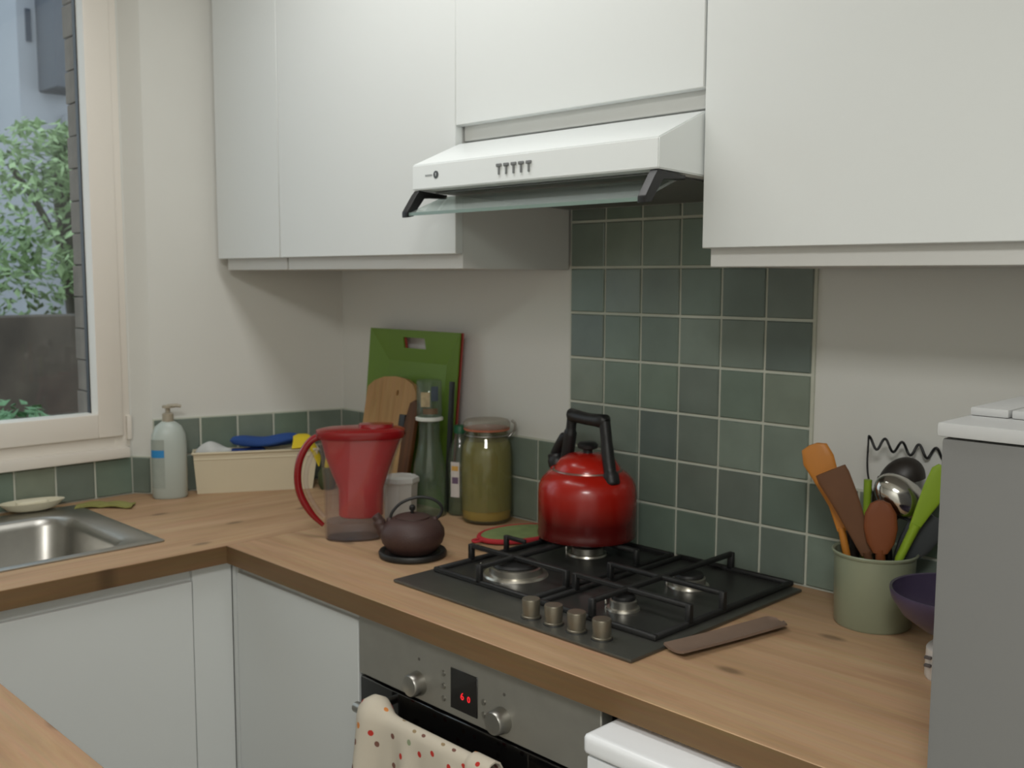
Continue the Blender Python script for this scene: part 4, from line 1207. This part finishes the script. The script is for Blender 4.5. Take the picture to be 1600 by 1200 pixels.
o = utensil('brown_spatula', 'dark brown wooden spatula with slanted end in the utensil pot')
obj('blade', paddle([(-0.012, -0.028, 0.120), (-0.030, -0.031, 0.165), (-0.052, -0.036, 0.215), (-0.070, -0.039, 0.250), (-0.076, -0.040, 0.262)], [0.010, 0.017, 0.023, 0.027, 0.026], 0.006), bw, o)
obj('stem', tube([(0.020, -0.004, 0.001), (-0.014, -0.0285, 0.126)], 0.007, 12), bw, o)
o = utensil('wooden_spoon', 'reddish brown wooden spoon with oval head in the utensil pot')
obj('bowl', paddle([(0.008, -0.040, 0.128), (0.008, -0.041, 0.145), (0.007, -0.042, 0.170), (0.006, -0.042, 0.195), (0.005, -0.042, 0.212), (0.005, -0.042, 0.217)], [0.012, 0.022, 0.027, 0.025, 0.016, 0.005], 0.012), rw, o)
obj('stem', tube([(0.012, -0.024, 0.001), (0.008, -0.040, 0.135)], 0.008, 12), rw, o)
blk = mat('black_nylon', srgb(40, 35, 31), 0.45, noise=0.08)
o = utensil('black_ladle', 'black nylon ladle hooked above the other utensils')
hk = smooth_path([(0.012, 0.036, 0.001), (0.004, 0.042, 0.16), (0.0, 0.044, 0.205), (0.008, 0.044, 0.240)], 5)
obj('stem', tube(hk, 0.0085, 12), blk, o)
obj('bowl', grid_sheet(lambda u, v: (0.036 + 0.040 * math.sin(math.pi * 0.5 * v) * math.cos(2 * math.pi * u) * 0.9 + 0.002, 0.044 + 0.026 * math.sin(math.pi * 0.5 * v) * math.sin(2 * math.pi * u), 0.274 - 0.040 * (1 - math.cos(math.pi * 0.5 * v)) - 0.010 * math.cos(2 * math.pi * u) * -math.sin(math.pi * .5 * v)), 28, 10, 0.003), blk, o)
o = utensil('steel_ladle', 'shiny steel ladle catching the lamp light among the utensils')
def shell(cx, cy, cz, a, b, c, tilt, roll):
    R = Matrix.Rotation(roll, 3, 'Y') @ Matrix.Rotation(tilt, 3, 'X')
    def fn(u, v):
        p = Vector((a * math.sin(math.pi * 0.5 * v) * math.cos(2 * math.pi * u), b * math.sin(math.pi * 0.5 * v) * math.sin(2 * math.pi * u), -c * math.cos(math.pi * 0.5 * v)))
        p = R @ p
        return (cx + p.x, cy + p.y, cz + p.z)
    return grid_sheet(fn, 32, 12, 0.002)
obj('bowl', shell(0.036, -0.004, 0.218, 0.047, 0.034, 0.030, math.radians(-110), math.radians(38)), chrome, o)
obj('stem', tube(smooth_path([(0.022, 0.020, 0.001), (0.038, 0.018, 0.12), (0.058, 0.008, 0.175), (0.062, -0.002, 0.192)], 5), 0.006, 12, 1.5), mat('dark_steel', srgb(96, 98, 100), 0.35, 0.8, noise=0.05), o)
lime = mat('lime_silicone', srgb(138, 168, 40), 0.5, noise=0.05)
o = utensil('lime_spatula', 'lime green silicone spatula leaning right in the utensil pot')
obj('stem', tube([(0.030, -0.036, 0.001), (0.038, -0.034, 0.12), (0.062, -0.036, 0.18)], [0.006, 0.007, 0.008], 12), lime, o)
obj('blade', paddle([(0.058, -0.0355, 0.172), (0.072, -0.038, 0.205), (0.088, -0.040, 0.240), (0.100, -0.041, 0.270), (0.104, -0.041, 0.278)], [0.008, 0.013, 0.019, 0.020, 0.014], 0.006), lime, o)
o = utensil('lime_turner', 'lime green handle rising behind the brown spatula')
obj('stem', tube([(-0.016, 0.036, 0.001), (-0.016, 0.040, 0.16), (-0.016, 0.041, 0.235)], [0.005, 0.006, 0.007], 12), lime, o)
o = utensil('slotted_turner', 'dark grey slotted turner standing at the right of the utensil pot')
dgn = mat('dark_grey_nylon', srgb(62, 66, 68), 0.5, noise=0.06)
obj('stem', tube([(0.044, -0.004, 0.001), (0.052, -0.002, 0.115)], 0.006, 12), dgn, o)
obj('blade', paddle([(0.050, -0.002, 0.108), (0.062, -0.004, 0.135), (0.076, -0.006, 0.165), (0.090, -0.007, 0.190)], [0.008, 0.024, 0.029, 0.028], 0.004), dgn, o)
o = utensil('black_tongs', 'short black utensil standing low between the spatulas')
obj('stem', tube([(-0.034, 0.026, 0.001), (-0.034, 0.026, 0.155)], [0.006, 0.010], 12), blk, o)
obj('head', paddle([(-0.033, 0.026, 0.120), (-0.030, 0.026, 0.142), (-0.026, 0.026, 0.158)], [0.016, 0.020, 0.014], 0.008), blk, o)
o = utensil('potato_masher', 'black wire potato masher with zigzag head at the back of the pot')
zz = []
for k in range(73):
    t = k / 72
    zz.append((-0.018 + 0.125 * t, 0.076 + 0.003 * math.sin(t * 40), 0.296 - 0.016 * t + 0.0105 * math.cos(t * 2 * math.pi * 4.5)))
obj('wire_head', tube(zz, 0.0024, 8), black_plastic, o)
obj('wire_side', tube(smooth_path([(-0.018, 0.076, 0.306), (-0.017, 0.075, 0.24), (0.000, 0.066, 0.185), (0.016, 0.056, 0.15)], 5), 0.0017, 8), black_plastic, o)
obj('wire_side', tube(smooth_path([(0.107, 0.076, 0.270), (0.100, 0.075, 0.225), (0.050, 0.066, 0.185), (0.024, 0.056, 0.15)], 5), 0.0017, 8), black_plastic, o)
obj('handle', tube([(0.030, 0.040, 0.001), (0.020, 0.056, 0.16)], 0.0055, 10), black_plastic, o)

# kitchen scale with purple bowl
KS = (1.026, -0.235)
sc_ = thing('kitchen_scale', 'white kitchen scale standing against the fridge under the purple bowl', 'scale', (KS[0], KS[1], CT))
scw = mat('white_scale_plastic', srgb(214, 208, 202), 0.4, noise=0.02)
obj('body', loft([(0, 0.066, 0.068, 0.0), (0, 0.068, 0.070, 0.004), (0, 0.067, 0.069, 0.046), (0, 0.055, 0.057, 0.053)], 40, 4.0), scw, sc_)
obj('platform', lathe([(0.030, 0.053), (0.052, 0.058), (0.054, 0.061), (0.001, 0.061)], 36), scw, sc_)
for z in (0.022, 0.034):
    obj('mark', box(-0.056, -0.046, -0.0702, -0.064, z, z + 0.004, 0.0005, 1), mat('dark_print', srgb(90, 84, 82), 0.6, noise=0.05), sc_)
bw_ = tag(obj('purple_bowl', lathe([(0.035, 0.0), (0.052, 0.004), (0.080, 0.024), (0.096, 0.048), (0.099, 0.060), (0.0985, 0.063), (0.095, 0.062), (0.092, 0.049), (0.076, 0.027), (0.048, 0.008), (0.001, 0.007)], 48, angle=60), mat('purple_plastic', srgb(72, 62, 86), 0.35, noise=0.05), None, (KS[0] - 0.036, KS[1] - 0.0, CT + 0.0612)), 'purple bowl resting on the white scale beside the fridge', 'bowl')

# ------------------------------------------------------------------ ceiling lamp (out of the picture, lights the room) and the added fill light
cl = thing('ceiling_lamp', 'rectangular white ceiling lamp above the worktops, out of view', 'lamp', (LAMP.x, LAMP.y, CEIL))
obj('housing', box(LAMP.x - 0.58, LAMP.x + 0.58, LAMP.y - 0.15, LAMP.y + 0.15, LAMP.z - 0.028, CEIL - 0.001, 0.006), hood_white, cl, world_space=True)
cl = thing('added_fill_housing', 'unseen square housing of the added fill light behind the viewer', 'lamp', (FILL_LIGHT.x, FILL_LIGHT.y, CEIL))  # housing added only to carry the unseen fill light
obj('housing', box(FILL_LIGHT.x - 0.32, FILL_LIGHT.x + 0.32, FILL_LIGHT.y - 0.32, FILL_LIGHT.y + 0.32, FILL_LIGHT.z - 0.028, CEIL - 0.001, 0.006), hood_white, cl, world_space=True)
